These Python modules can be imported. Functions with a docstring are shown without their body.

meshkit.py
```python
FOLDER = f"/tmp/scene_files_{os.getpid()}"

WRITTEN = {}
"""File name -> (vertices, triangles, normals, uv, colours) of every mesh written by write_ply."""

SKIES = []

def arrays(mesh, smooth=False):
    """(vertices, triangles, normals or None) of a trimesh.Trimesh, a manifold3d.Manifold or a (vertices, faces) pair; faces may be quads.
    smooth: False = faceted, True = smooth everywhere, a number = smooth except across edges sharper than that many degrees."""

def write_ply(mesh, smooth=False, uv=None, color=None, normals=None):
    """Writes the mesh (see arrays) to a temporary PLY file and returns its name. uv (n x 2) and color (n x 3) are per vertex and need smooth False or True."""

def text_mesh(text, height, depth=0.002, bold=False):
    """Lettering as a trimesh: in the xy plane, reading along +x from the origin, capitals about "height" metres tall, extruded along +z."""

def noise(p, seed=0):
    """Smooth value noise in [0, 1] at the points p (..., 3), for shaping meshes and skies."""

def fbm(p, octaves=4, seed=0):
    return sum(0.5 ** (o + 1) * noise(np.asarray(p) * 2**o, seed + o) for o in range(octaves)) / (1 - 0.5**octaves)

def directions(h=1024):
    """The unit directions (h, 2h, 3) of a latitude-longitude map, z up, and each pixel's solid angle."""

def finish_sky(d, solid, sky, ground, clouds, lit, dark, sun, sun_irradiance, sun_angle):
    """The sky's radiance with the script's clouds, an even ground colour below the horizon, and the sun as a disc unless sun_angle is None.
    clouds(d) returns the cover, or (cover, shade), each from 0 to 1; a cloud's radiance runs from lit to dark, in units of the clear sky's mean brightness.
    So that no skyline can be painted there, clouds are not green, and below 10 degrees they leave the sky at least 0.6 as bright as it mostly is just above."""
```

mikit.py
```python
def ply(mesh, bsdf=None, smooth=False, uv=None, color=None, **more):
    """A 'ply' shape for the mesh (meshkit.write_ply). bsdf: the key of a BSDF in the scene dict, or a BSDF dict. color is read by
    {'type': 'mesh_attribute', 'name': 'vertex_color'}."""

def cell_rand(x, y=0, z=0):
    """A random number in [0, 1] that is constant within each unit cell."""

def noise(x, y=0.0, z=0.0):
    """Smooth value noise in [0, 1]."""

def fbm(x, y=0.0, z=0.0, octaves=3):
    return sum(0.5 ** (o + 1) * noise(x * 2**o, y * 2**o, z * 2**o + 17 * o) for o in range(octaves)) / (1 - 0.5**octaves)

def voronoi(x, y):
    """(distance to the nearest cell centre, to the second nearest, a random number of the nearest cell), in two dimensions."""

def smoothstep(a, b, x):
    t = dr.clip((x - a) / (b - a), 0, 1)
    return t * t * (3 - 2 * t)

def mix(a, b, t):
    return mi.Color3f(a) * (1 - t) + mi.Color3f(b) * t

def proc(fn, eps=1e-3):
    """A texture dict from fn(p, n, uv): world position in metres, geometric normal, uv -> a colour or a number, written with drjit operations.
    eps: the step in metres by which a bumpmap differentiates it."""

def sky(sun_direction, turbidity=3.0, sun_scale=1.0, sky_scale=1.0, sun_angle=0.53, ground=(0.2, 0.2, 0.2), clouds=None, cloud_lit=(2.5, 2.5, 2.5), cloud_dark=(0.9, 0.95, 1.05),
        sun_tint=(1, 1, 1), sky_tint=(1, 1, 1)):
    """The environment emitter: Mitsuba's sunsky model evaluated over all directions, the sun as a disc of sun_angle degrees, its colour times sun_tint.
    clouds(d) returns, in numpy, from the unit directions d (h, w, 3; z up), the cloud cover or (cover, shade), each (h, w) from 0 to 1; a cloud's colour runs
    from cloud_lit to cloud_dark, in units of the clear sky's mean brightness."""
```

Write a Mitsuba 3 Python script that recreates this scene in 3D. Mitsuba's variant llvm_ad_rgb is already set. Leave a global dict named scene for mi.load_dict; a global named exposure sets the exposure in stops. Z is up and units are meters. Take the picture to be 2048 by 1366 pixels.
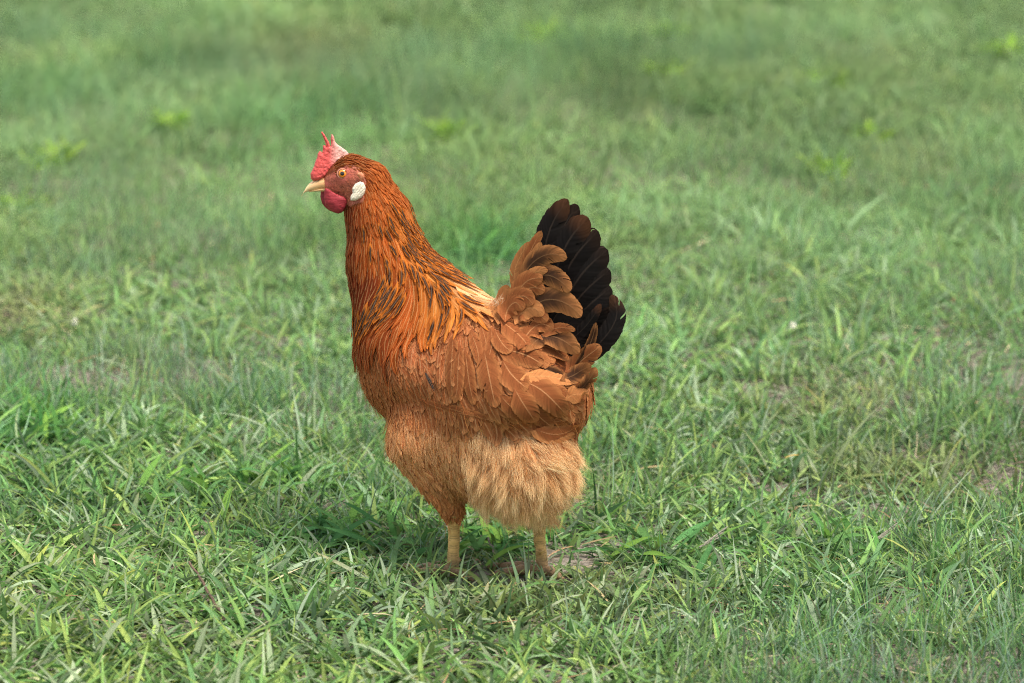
import math, numpy as np, trimesh, mitsuba as mi, drjit as dr, mikit, meshkit
from scipy.spatial import cKDTree
import shapely
from shapely.geometry import Polygon, Point
T = mi.ScalarTransform4f
scene, labels = {}, {}

# ------------------------------------------------------------------ camera, sky, exposure
PITCH = math.radians(11.0)
FWD = np.array([0, math.cos(PITCH), -math.sin(PITCH)])
UP = np.array([0, math.sin(PITCH), math.cos(PITCH)])
RIGHT = np.array([1.0, 0, 0])
MPP = 0.0005                                   # metres per photo pixel at the hen
DIST = 5.0
CAM = -DIST * FWD + 0.012 * RIGHT + 0.236 * UP
scene['camera'] = {
    'type': 'thinlens', 'fov': math.degrees(2 * math.atan(1024 * MPP / DIST)), 'fov_axis': 'x',
    'aperture_radius': 0.0118, 'focus_distance': 4.97, 'near_clip': 0.1, 'far_clip': 400.0,
    'to_world': T().look_at(origin=CAM.tolist(), target=(CAM + FWD).tolist(), up=[0, 0, 1])}
scene['sky'] = mikit.sky((0.30, -0.34, 0.89), turbidity=3, sun_scale=0.40, sun_angle=18, sun_tint=(0.95, 1.0, 1.05), clouds=lambda d: 1.0,
                         cloud_lit=(1.22, 1.27, 1.33))
exposure = 3.0


def at(px, py, y):
    """The point at depth y (metres beyond the hen) seen at a place of the photograph (2048 x 1366)."""
    px, py, y = np.broadcast_arrays(np.asarray(px, float), np.asarray(py, float), np.asarray(y, float))
    d = DIST * FWD + ((px - 1024) * MPP)[..., None] * RIGHT + ((683 - py) * MPP)[..., None] * UP
    return CAM + d * ((y - CAM[1]) / d[..., 1])[..., None]


def on_ground(px, py):
    d = DIST * FWD + (px - 1024) * MPP * RIGHT + (683 - py) * MPP * UP
    return (CAM + d * (-CAM[2] / d[2]))[:2]


def px_of(p):
    q = np.asarray(p) - CAM
    z = q @ FWD
    return np.stack([1024 + (q @ RIGHT) / z * DIST / MPP, 683 - (q @ UP) / z * DIST / MPP], -1)


def lin(*c):
    c = np.asarray(c[0] if len(c) == 1 else c, float) / 255
    return np.where(c < 0.04045, c / 12.92, ((c + 0.055) / 1.055) ** 2.4)


def sstep(a, b, x):
    t = np.clip((x - a) / (b - a), 0, 1)
    return t * t * (3 - 2 * t)


def unit(v):
    return v / np.maximum(np.linalg.norm(v, axis=-1, keepdims=True), 1e-12)


# ------------------------------------------------------------------ materials
VC = {'type': 'mesh_attribute', 'name': 'vertex_color'}
scene['grass_mat'] = {'type': 'principledthin', 'base_color': VC, 'roughness': 0.36, 'diff_trans': 0.6, 'eta': 1.95}
scene['straw_mat'] = {'type': 'twosided', 'bsdf': {'type': 'principled', 'base_color': VC, 'roughness': 0.7, 'specular': 0.3}}
scene['feather_mat'] = {'type': 'principledthin', 'base_color': VC, 'roughness': 0.5, 'diff_trans': 0.35, 'eta': 1.35}
scene['dark_feather_mat'] = {'type': 'principledthin', 'base_color': VC, 'roughness': 0.33, 'diff_trans': 0.1, 'eta': 1.5}
scene['fluff_mat'] = {'type': 'principledthin', 'base_color': VC, 'roughness': 0.6, 'diff_trans': 0.45, 'eta': 1.3}


def skin_bump(p, n, uv):
    return mikit.noise(p.x * 900, p.y * 900, p.z * 900) * 0.6 + mikit.noise(p.x * 2200, p.y * 2200, p.z * 2200) * 0.4


scene['skin_mat'] = {'type': 'twosided', 'bsdf': {'type': 'bumpmap', 'arbitrary': mikit.proc(skin_bump, 2e-4), 'scale': 0.00035,
                     'bsdf': {'type': 'principled', 'base_color': VC, 'roughness': 0.5, 'specular': 0.25}}}
scene['horn_mat'] = {'type': 'twosided', 'bsdf': {'type': 'principled', 'base_color': VC, 'roughness': 0.35, 'specular': 0.5}}
scene['eye_mat'] = {'type': 'twosided', 'bsdf': {'type': 'principled', 'base_color': VC, 'roughness': 0.12, 'specular': 0.6, 'clearcoat': 1.0, 'clearcoat_gloss': 0.97}}


def soil_color(p, n, uv):
    a = mikit.fbm(p.x * 14, p.y * 14, 0, 4)
    b = mikit.fbm(p.x * 160, p.y * 160, 3, 3)
    c = mikit.mix((0.085, 0.074, 0.060), (0.215, 0.192, 0.168), mikit.smoothstep(0.25, 0.75, b))
    c = c * (0.75 + 0.5 * a)
    far = 0.85 * mikit.smoothstep(0.9, 4.0, dr.sqrt(p.x * p.x + p.y * p.y))
    g = mikit.mix((0.075, 0.125, 0.045), (0.14, 0.19, 0.085), mikit.fbm(p.x * 1.3, p.y * 1.3, 5, 4))
    return mikit.mix(c, g, far)


def soil_bump(p, n, uv):
    return mikit.fbm(p.x * 130, p.y * 130, 1, 4)


scene['soil_mat'] = {'type': 'bumpmap', 'arbitrary': mikit.proc(soil_bump), 'scale': 0.006,
                     'bsdf': {'type': 'principled', 'base_color': mikit.proc(soil_color), 'roughness': 0.9, 'specular': 0.2}}

# ------------------------------------------------------------------ the ground
def ground_z(x, y):
    p = np.stack([np.asarray(x, float), np.asarray(y, float), np.zeros_like(np.asarray(x, float))], -1)
    near = np.exp(-(p[..., 0] ** 2 + p[..., 1] ** 2) / 0.05)
    h = 0.10 * (meshkit.fbm(p * 0.55 + 31.7, 2, 5) - 0.5) + 0.016 * (meshkit.fbm(p * 6 + 9.1, 2, 8) - 0.5)
    return h * (1 - near) * (1 / (1 + (np.hypot(p[..., 0], p[..., 1]) / 60) ** 2))


def make_ground():
    g = np.unique(np.concatenate([np.arange(-6, 6.01, 0.04), -np.geomspace(6, 320, 22), np.geomspace(6, 320, 22)]))
    gx, gy = np.meshgrid(g, np.unique(np.concatenate([np.arange(-3, 9.01, 0.04), 9 * np.geomspace(1, 36, 24), -3 * np.geomspace(1, 100, 24)])), indexing='ij')
    v = np.stack([gx, gy, ground_z(gx, gy)], -1).reshape(-1, 3)
    a, b = gx.shape
    i, j = np.meshgrid(np.arange(a - 1), np.arange(b - 1), indexing='ij')
    q = np.stack([i * b + j, (i + 1) * b + j, (i + 1) * b + j + 1, i * b + j + 1], -1).reshape(-1, 4)
    scene['ground'] = mikit.ply((v, q), 'soil_mat', smooth=True)
    labels['ground'] = {'label': 'grey brown bare soil under the lawn', 'category': 'ground', 'kind': 'structure'}


make_ground()

# ------------------------------------------------------------------ grass blades
def blade_mesh(rng, base, az, elev, length, width, bend, col, tip=None, levels=5, fold=0.25, wide_at=0.35, sway=0.25, blunt=0.0):
    """Many blades of grass at once: base (N,3), heading az, rise elev, droop bend. Returns vertices, triangles, colours."""
    n = len(base)
    t = np.linspace(0, 1, levels)
    ang = elev[:, None] - bend[:, None] * t[None] ** 1.3
    azt = az[:, None] + (rng.normal(0, sway, n))[:, None] * t[None]
    step = (length / (levels - 1))[:, None]
    mid = lambda a: (a[:, 1:] + a[:, :-1]) / 2
    dx = np.stack([np.cos(mid(ang)) * np.cos(mid(azt)), np.cos(mid(ang)) * np.sin(mid(azt)), np.sin(mid(ang))], -1) * step[..., None]
    p = base[:, None] + np.concatenate([np.zeros((n, 1, 3)), np.cumsum(dx, 1)], 1)
    tang = np.stack([np.cos(ang) * np.cos(azt), np.cos(ang) * np.sin(azt), np.sin(ang)], -1)
    side = np.stack([-np.sin(azt), np.cos(azt), np.zeros_like(azt)], -1)
    up = np.cross(tang, side)
    tw = (rng.normal(0, 0.55, n))[:, None] * (0.4 + 0.6 * t[None])
    s2 = side * np.cos(tw)[..., None] + up * np.sin(tw)[..., None]
    u2 = -side * np.sin(tw)[..., None] + up * np.cos(tw)[..., None]
    w0 = np.where(t < wide_at, 0.62 + 0.38 * np.sin(t / wide_at * np.pi / 2), np.cos((t - wide_at) / (1 - wide_at) * np.pi / 2) ** 0.85)
    w0[-1] = blunt
    w = width[:, None] * w0[None] / 2
    f = fold * rng.uniform(0.2, 1.6, n)[:, None] * w
    v = np.stack([p + s2 * w[..., None] + u2 * f[..., None], p, p - s2 * w[..., None] + u2 * f[..., None]], 2)     # n, levels, 3, 3
    c = np.repeat(np.repeat(col[:, None, None], levels, 1), 3, 2).copy()
    if tip is not None:
        c = c + (tip[:, None, None] - c) * (t[None, :, None, None] ** 2)
    c[:, :, 1] *= 1.12
    i = np.arange(levels - 1)
    quad = []
    for k in (0, 1):
        quad.append(np.stack([i * 3 + k, i * 3 + k + 1, (i + 1) * 3 + k + 1, (i + 1) * 3 + k], -1))
    quad = np.concatenate(quad)
    tri = np.concatenate([quad[:, [0, 1, 2]], quad[:, [0, 2, 3]]])
    fcs = (tri[None] + (np.arange(n) * levels * 3)[:, None, None]).reshape(-1, 3)
    return v.reshape(-1, 3), fcs, np.clip(c.reshape(-1, 3), 0.002, 1)


def soft_ply(mesh, mat, color, lean):
    """Blades with smooth normals; lean (per vertex) bends them upward, which evens out and brightens the shading."""
    v, f, n = meshkit.arrays(mesh, True)
    n = n * np.where(n[:, 2:] < 0, -1, 1)
    n = unit(n * (1 - lean[:, None]) + np.array([0, -.25, 1.0]) * lean[:, None])
    path = meshkit.write_ply((v, f), False, None, color, normals=n)
    return {'type': 'ply', 'filename': path, 'face_normals': False, 'bsdf': {'type': 'ref', 'id': mat}}


def join(parts):
    vs, fs, cs, k = [], [], [], 0
    for v, f, c in parts:
        vs.append(v); fs.append(f + k); cs.append(c); k += len(v)
    return np.concatenate(vs), np.concatenate(fs), np.concatenate(cs)


# bare or thin places of the lawn, dry places, dark lush places: centre, radii, strength
def spot(px, py, rx, ry, s):
    c = on_ground(px, py)
    up_, dn = on_ground(px, py - ry), on_ground(px, py + ry)
    return (c[0], c[1], rx * MPP * (c[1] - CAM[1]) / DIST, abs(up_[1] - dn[1]) / 2, s)


BARE = [spot(1150, 1122, 75, 34, .86), spot(1090, 1150, 55, 9, .35), spot(925, 1154, 60, 8, .3), spot(1565, 800, 70, 16, .85), spot(1990, 960, 90, 26, .85), spot(1740, 1010, 130, 20, .5),
        spot(1850, 905, 130, 14, .5), spot(1480, 1050, 110, 14, .4), spot(660, 1345, 70, 26, .6), spot(10, 655, 50, 34, .6), spot(1720, 735, 120, 12, .4),
        spot(340, 1190, 60, 12, .3), spot(440, 870, 130, 14, .3), spot(380, 690, 60, 12, .4), spot(1760, 110, 110, 10, .2),
        spot(1330, 1330, 60, 14, .3), spot(1890, 1310, 80, 14, .3), spot(600, 90, 120, 20, .12)]
DRY = [spot(40, 640, 130, 60, .5), spot(1640, 805, 220, 40, .35), spot(1850, 950, 260, 50, .35), spot(620, 110, 150, 60, .32), spot(400, 110, 130, 20, .18), spot(1750, 120, 150, 25, .22),
       spot(1830, 360, 100, 40, .25), spot(240, 760, 190, 60, .2), spot(1100, 1200, 260, 60, .3)]
LUSH = [spot(640, 480, 120, 50, .5), spot(960, 520, 110, 60, .9), spot(30, 870, 110, 60, .8), spot(1170, 130, 170, 40, .3), spot(1390, 235, 80, 30, .4), spot(640, 270, 170, 60, .6), spot(60, 200, 130, 40, .5),
        spot(730, 1050, 130, 60, .12), spot(150, 950, 170, 60, .3), spot(1960, 420, 120, 50, .3), spot(330, 130, 90, 20, .6)]


def field(spots, x, y, sharp=3.0):
    out = np.zeros(len(x))
    q_ = np.stack([x, y, np.zeros(len(x))], -1)
    x = x + .09 * (meshkit.fbm(q_ * 14 + 3, 3, 21) - .5)
    y = y + .16 * (meshkit.fbm(q_ * 14 + 8, 3, 22) - .5)
    for cx, cy, rx, ry, s in spots:
        d = ((x - cx) / rx) ** 2 + ((y - cy) / ry) ** 2
        out = np.maximum(out, s * np.exp(-d ** 1.5 * 0.7))
    return out


GREENS = np.array([lin(108, 154, 90), lin(122, 164, 92), lin(98, 144, 96), lin(138, 170, 96), lin(118, 150, 118), lin(100, 148, 82), lin(140, 164, 136), lin(152, 174, 148), lin(140, 172, 92), lin(108, 144, 108), lin(104, 150, 86), lin(92, 138, 82)])  # the pale grey greens stand in for sky sheen on the blades
GREENS = GREENS * .86 + GREENS.mean(1, keepdims=True) * .14
GREENS = GREENS * np.array([1.03, 1.03, .99])


def palette(rng, x, y, shift=0.0, var=0.26):
    n = len(x)
    p = np.stack([x, y, np.zeros(n)], -1)
    calm = (1 - .65 * sstep(.6, 2.4, y))[:, None]
    c = GREENS[rng.integers(0, len(GREENS), n)]
    c = GREENS.mean(0) * (1.08 - .08 * calm) + (c - GREENS.mean(0)) * calm
    c = c * (1 + (rng.normal(0, var, n).clip(-.5, .6))[:, None] * calm)
    m = meshkit.fbm(p * 1.6 + 3, 3, 2) - 0.5
    m2 = meshkit.fbm(p * np.array([5.5, 3.2, 1]) + 11, 2, 31) - .5
    c = c * (1 + 0.65 * m + .72 * sstep(.8, 2.5, y) * m2)[:, None] * (1 - .12 * sstep(1.2, 3.5, y))[:, None]
    yel = sstep(0.52, 0.78, meshkit.fbm(p * 2.6 + 40, 3, 6))[:, None] * 0.45
    c = c * (1 - yel) + (c * np.array([1.18, 1.08, 0.85])) * yel
    lush = field(LUSH, x, y)[:, None]
    c = c * (1 - lush) + c * np.array([0.55, 0.80, 0.62]) * lush
    dry = np.clip(field(DRY, x, y) * 1.1 + rng.normal(0, .12, n), 0, 0.85)[:, None]
    c = c * (1 - dry) + lin(150, 146, 108) * rng.normal(1, .2, n).clip(.5, 1.5)[:, None] * dry * 0.9
    return c


def lawn(rng, x0, x1, y0, y1, per_m2, kinds, levels, wedge=None, hmul=1.0):
    """Tufted blades over a rectangle of the lawn; kinds = shares of (broad, medium, fine)."""
    area = (x1 - x0) * (y1 - y0)
    n = int(area * per_m2)
    nt = max(1, n // 9)
    tx, ty = rng.uniform(x0, x1, nt), rng.uniform(y0, y1, nt)
    which = rng.integers(0, nt, n)
    # the kind follows patches
    tk = meshkit.fbm(np.stack([tx, ty, np.zeros(nt)], -1) * 2.2 + 7, 2, 3) + rng.normal(0, .16, nt)
    q = np.quantile(tk, np.cumsum(kinds)[:2])
    kind_t = np.digitize(tk, q)
    x = tx[which] + rng.normal(0, 0.012, n)
    y = ty[which] + rng.normal(0, 0.012, n)
    kind = kind_t[which]
    if wedge is not None:
        keep = wedge(x, y)
        x, y, kind, which = x[keep], y[keep], kind[keep], which[keep]
    keep = rng.random(len(x)) > field(BARE, x, y)
    x, y, kind, which = x[keep], y[keep], kind[keep], which[keep]
    n = len(x)
    lush = field(LUSH, x, y)
    size_t = rng.lognormal(0, 0.22, nt)[which]
    az = np.arctan2(y - ty[which], x - tx[which]) + rng.normal(0, .9, n)
    parts = []
    spec = {0: ((0.020, 0.052), (0.0032, 0.0066), (8, 60), (0.1, 1.1), .32, .30),
            1: ((0.020, 0.055), (0.0016, 0.0034), (25, 85), (0.1, 1.4), .25, .25),
            2: ((0.020, 0.060), (0.0009, 0.0018), (45, 88), (0.0, 0.9), .15, .2)}
    for k in (0, 1, 2):
        m = kind == k
        c_ = int(m.sum())
        if not c_:
            continue
        (l0, l1), (w0, w1), (e0, e1), (b0, b1), wide, fold = spec[k]
        base = np.stack([x[m], y[m], ground_z(x[m], y[m]) - 0.002], -1)
        col = palette(rng, x[m], y[m])
        if k == 2:
            col = col * np.array([0.82, 0.9, 1.05])
        tip = np.where(rng.random((c_, 1)) < .10, col * np.array([1.5, 1.1, .9]), col)
        L = rng.uniform(l0, l1, c_) * size_t[m] * (1 + .5 * lush[m]) * hmul * (1 - 0.4 * field(BARE, x[m], y[m])) * (1 - .40 * np.exp(-((x[m] / .15) ** 2 + ((y[m] - .06) / .09) ** 2)))
        parts.append(blade_mesh(rng, base, az[m], np.radians(rng.uniform(e0, e1, c_)), L, rng.uniform(w0, w1, c_), rng.uniform(b0, b1, c_), col, tip, levels, fold, wide))
    return parts


def make_grass():
    rng = np.random.default_rng(11)
    parts = []
    near = lambda x, y: (np.abs(x) < 0.72 + 0.22 * (y + 0.6)) | (np.abs(x) < .75)
    parts += lawn(rng, -1.0, 1.0, -0.75, 0.85, 24500, (.42, .34, .24), 6, near)
    parts += lawn(rng, -1.3, 1.3, 0.85, 2.3, 17000, (.32, .40, .28), 5, near)
    mid = lambda x, y: np.abs(x) < 0.95 + 0.17 * (y + 0.6)
    parts += lawn(rng, -2.0, 2.0, 2.3, 5.2, 9500, (.34, .42, .24), 4, mid, 1.25)
    # broad lying blades of a coarser grass round the feet and left of the hen
    big = []
    for px, py, rx, ry, m_ in [(1000, 1085, 95, 42, 80), (700, 1085, 150, 45, 110), (560, 985, 90, 30, 60), (1180, 1060, 60, 40, 10), (60, 900, 60, 50, 60), (1330, 1120, 120, 40, 30), (1700, 1100, 160, 40, 36), (350, 1010, 140, 50, 50), (965, 520, 60, 26, 90)]:
        cx, cy = on_ground(px, py)
        a_, b_ = on_ground(px, py - ry)[1], on_ground(px, py + ry)[1]
        gx = cx + rng.normal(0, rx * MPP * .6, m_)
        gy = cy + rng.normal(0, abs(a_ - b_) * .25, m_)
        k_ = rng.random(m_) > .6 * field(BARE, gx, gy)
        gx, gy = gx[k_], gy[k_]
        n_ = len(gx)
        pal = np.array([lin(92, 140, 76), lin(84, 130, 80), lin(108, 150, 76), lin(104, 148, 88), lin(122, 162, 78)])[rng.integers(0, 5 if py > 600 else 2, n_)] * rng.normal(1, .16, n_).clip(.6, 1.4)[:, None]
        big.append(blade_mesh(rng, np.stack([gx, gy, ground_z(gx, gy) + rng.uniform(0, .012, n_)], -1), rng.uniform(0, 6.28, n_), np.radians(rng.uniform(2, 48, n_)), rng.uniform(.035, .075, n_), rng.uniform(.0055, .0095, n_), rng.uniform(.1, 1.0, n_), pal, None, 8, .30, .35))
    n_ = 60
    gx, gy = rng.uniform(-.12, .13, n_), rng.uniform(-.13, -.035, n_)
    big.append(blade_mesh(rng, np.stack([gx, gy, ground_z(gx, gy) - .002], -1), rng.uniform(0, 6.28, n_), np.radians(rng.uniform(40, 85, n_)), rng.uniform(.03, .058, n_), rng.uniform(.002, .005, n_), rng.uniform(.1, 1.2, n_), palette(rng, gx, gy), None, 7, .28, .3))
    parts += big
    # litter: dry blades lying on the soil
    n = 9000
    x, y = rng.uniform(-1.3, 1.3, n), rng.uniform(-.75, 2.4, n)
    keep = rng.random(n) < 0.25 + 0.75 * np.maximum(field(BARE, x, y), field(DRY, x, y))
    x, y = x[keep], y[keep]
    n = len(x)
    col = np.array([lin(176, 158, 118), lin(150, 122, 92), lin(128, 112, 96), lin(196, 184, 150)])[rng.integers(0, 4, n)] * rng.normal(.8, .15, n).clip(.4, 1.2)[:, None]
    straw = blade_mesh(rng, np.stack([x, y, ground_z(x, y) + rng.uniform(.001, .012, n)], -1), rng.uniform(0, 6.28, n), np.radians(rng.normal(6, 10, n)), rng.uniform(.02, .06, n),
                       rng.uniform(.001, .003, n), rng.uniform(0, .5, n), col, None, 4, .2)
    v, f, c = join(parts)
    scene['grass'] = soft_ply((v, f), 'grass_mat', c, .10 + .28 * sstep(.4, 2.2, v[:, 1]))
    labels['grass'] = {'label': 'short green lawn of mixed broad and fine grass blades around the hen', 'category': 'grass', 'kind': 'stuff'}
    scene['dry_straw'] = mikit.ply(straw[:2], 'straw_mat', color=straw[2])
    labels['dry_straw'] = {'label': 'dry tan straw and dead blades lying between the grass', 'category': 'straw', 'kind': 'stuff'}
    print('grass triangles', len(f))
    # the lawn goes on around: copies of a few patches
    for k in range(3):
        r2 = np.random.default_rng(100 + k)
        m = 1700
        bx, by = r2.uniform(-.5, .5, m), r2.uniform(-.5, .5, m)
        col = GREENS[r2.integers(0, len(GREENS), m)] * r2.normal(1, .2, m).clip(.5, 1.5)[:, None]
        v, f, c = blade_mesh(r2, np.stack([bx, by, np.zeros(m) - .01], -1), r2.uniform(0, 6.28, m), np.radians(r2.uniform(15, 75, m)), r2.uniform(.03, .07, m), r2.uniform(.004, .008, m), r2.uniform(.1, 1.3, m), col, None, 3, .25)
        scene[f'lawn_patch_{k}'] = {'type': 'shapegroup', 'blades': mikit.ply((v, f), 'grass_mat', color=c)}
    cells = []
    for gx in np.arange(-7.5, 8, 1.0):
        for gy in np.arange(-3.5, 14, 1.0):
            inner = (-1.3 < gx < 1.3 and -.6 < gy < 2.2) or (abs(gx) < 1.4 and 2.2 <= gy < 5)
            if not inner and gy > -3:
                cells.append((gx, gy))
    for i, (gx, gy) in enumerate(cells):
        k = int(rng.integers(0, 3))
        scene[f'surrounding_grass__{i + 1:03d}'] = {'type': 'instance', 'group': {'type': 'ref', 'id': f'lawn_patch_{k}'},
            'to_world': T().translate([gx, gy, float(ground_z(gx, gy))]).rotate([0, 0, 1], float(rng.integers(0, 4) * 90)).scale([1.02, 1.02, 1])}
    labels['surrounding_grass'] = {'label': 'lawn grass going on all around and behind the hen', 'category': 'grass', 'kind': 'stuff'}


make_grass()

# ------------------------------------------------------------------ the hen: one smooth body as a distance field
def yb(px):
    return -0.7 * (px - 1000) * MPP


def cone(a, b):
    """(px, py, depth, radius in photo pixels) at both ends"""
    return at(*a[:3]), at(*b[:3]), a[3] * MPP, b[3] * MPP


WING = [cone((842, 745, .009, 74), (1030, 796, -.060, 58)), cone((1030, 796, -.060, 58), (1100, 796, -.066, 40))]
TRUNK = [cone((845, 735, .055, 124), (1010, 780, -.005, 144)), cone((1010, 780, -.005, 146), (1080, 790, -.030, 98)), cone((930, 850, .02, 132), (1048, 932, -.040, 101)),
         cone((825, 668, .058, 114), (777, 530, .080, 76)), cone((850, 583, .06, 70), (962, 692, .012, 82)), cone((777, 530, .080, 77), (756, 432, .086, 62)),
         cone((860, 880, .005, 84), (905, 1022, -.004, 19)), cone((1045, 930, .030, 66), (1080, 1035, .003, 18))]
HEAD = [cone((756, 432, .086, 62), (735, 372, .088, 44)), cone((676, 352, .088, 21), (698, 339, .088, 27)), cone((703, 352, .088, 34), (735, 366, .088, 42)), cone((668, 366, .088, 17), (703, 354, .088, 34)), cone((676, 384, .088, 13), (715, 392, .088, 30))]
ANK_L, ANK_R = at(905, 1142, -.005) * [1, 1, 0] + [0, 0, .0075], at(1086, 1150, 0.0) * [1, 1, 0] + [0, 0, .0075]
HEADING = np.array([-.82, .57, 0.0])


def toes(ank):
    out = []
    for deg, L in ((-32, .045), (4, .056), (38, .044), (172, .020)):
        a = math.radians(deg)
        d = np.array([HEADING[0] * math.cos(a) - HEADING[1] * math.sin(a), HEADING[0] * math.sin(a) + HEADING[1] * math.cos(a), 0])
        mid = ank + d * L * .5 + [0, 0, .001]
        end = ank + d * L - [0, 0, .0025]
        out += [(ank, mid, .0050, .0040), (mid, end, .0040, .0032), (end, end + d * .009 - [0, 0, .0025], .0030, .0010)]
    return out


LEGS = [cone((907, 1020, -.004, 13.5), (908, 1080, -.004, 10.2)), (at(908, 1080, -.004), ANK_L, .0053, .0056), cone((1079, 1025, .003, 13.5), (1079, 1080, .001, 10.6)), (at(1079, 1080, .001), ANK_R, .0053, .0055)]
SPUR = [(at(1079, 1103, -.004), at(1083, 1102, -.0085), .0030, .0016), (at(911, 1118, -.004), at(922, 1122, -.006), .0026, .0012)]


def seg(p, a, b, ra, rb):
    ba = b - a
    h = np.clip(((p - a) @ ba) / (ba @ ba), 0, 1)
    return np.linalg.norm(p - a - h[..., None] * ba, axis=-1) - (ra + (rb - ra) * h)


def smin(a, b, k):
    h = np.clip(0.5 + 0.5 * (b - a) / k, 0, 1)
    return b + (a - b) * h - k * h * (1 - h)


def group(p, prims, k):
    d = seg(p, *prims[0])
    for q in prims[1:]:
        d = smin(d, seg(p, *q), k)
    return d


ALL_LEGS = LEGS + toes(ANK_L) + toes(ANK_R) + SPUR


def sdf(p):
    d = smin(smin(group(p, TRUNK, .018), group(p, HEAD, .012), .010), group(p, WING, .010), .005)
    return smin(d, group(p, ALL_LEGS, .0018), .005)


def grad(p, e=6e-4):
    g = np.stack([sdf(p + o) - sdf(p - o) for o in np.eye(3) * e], -1)
    return unit(g)


def settle(p, it=3):
    for _ in range(it):
        p = p - grad(p) * sdf(p)[..., None]
    return p


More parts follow.
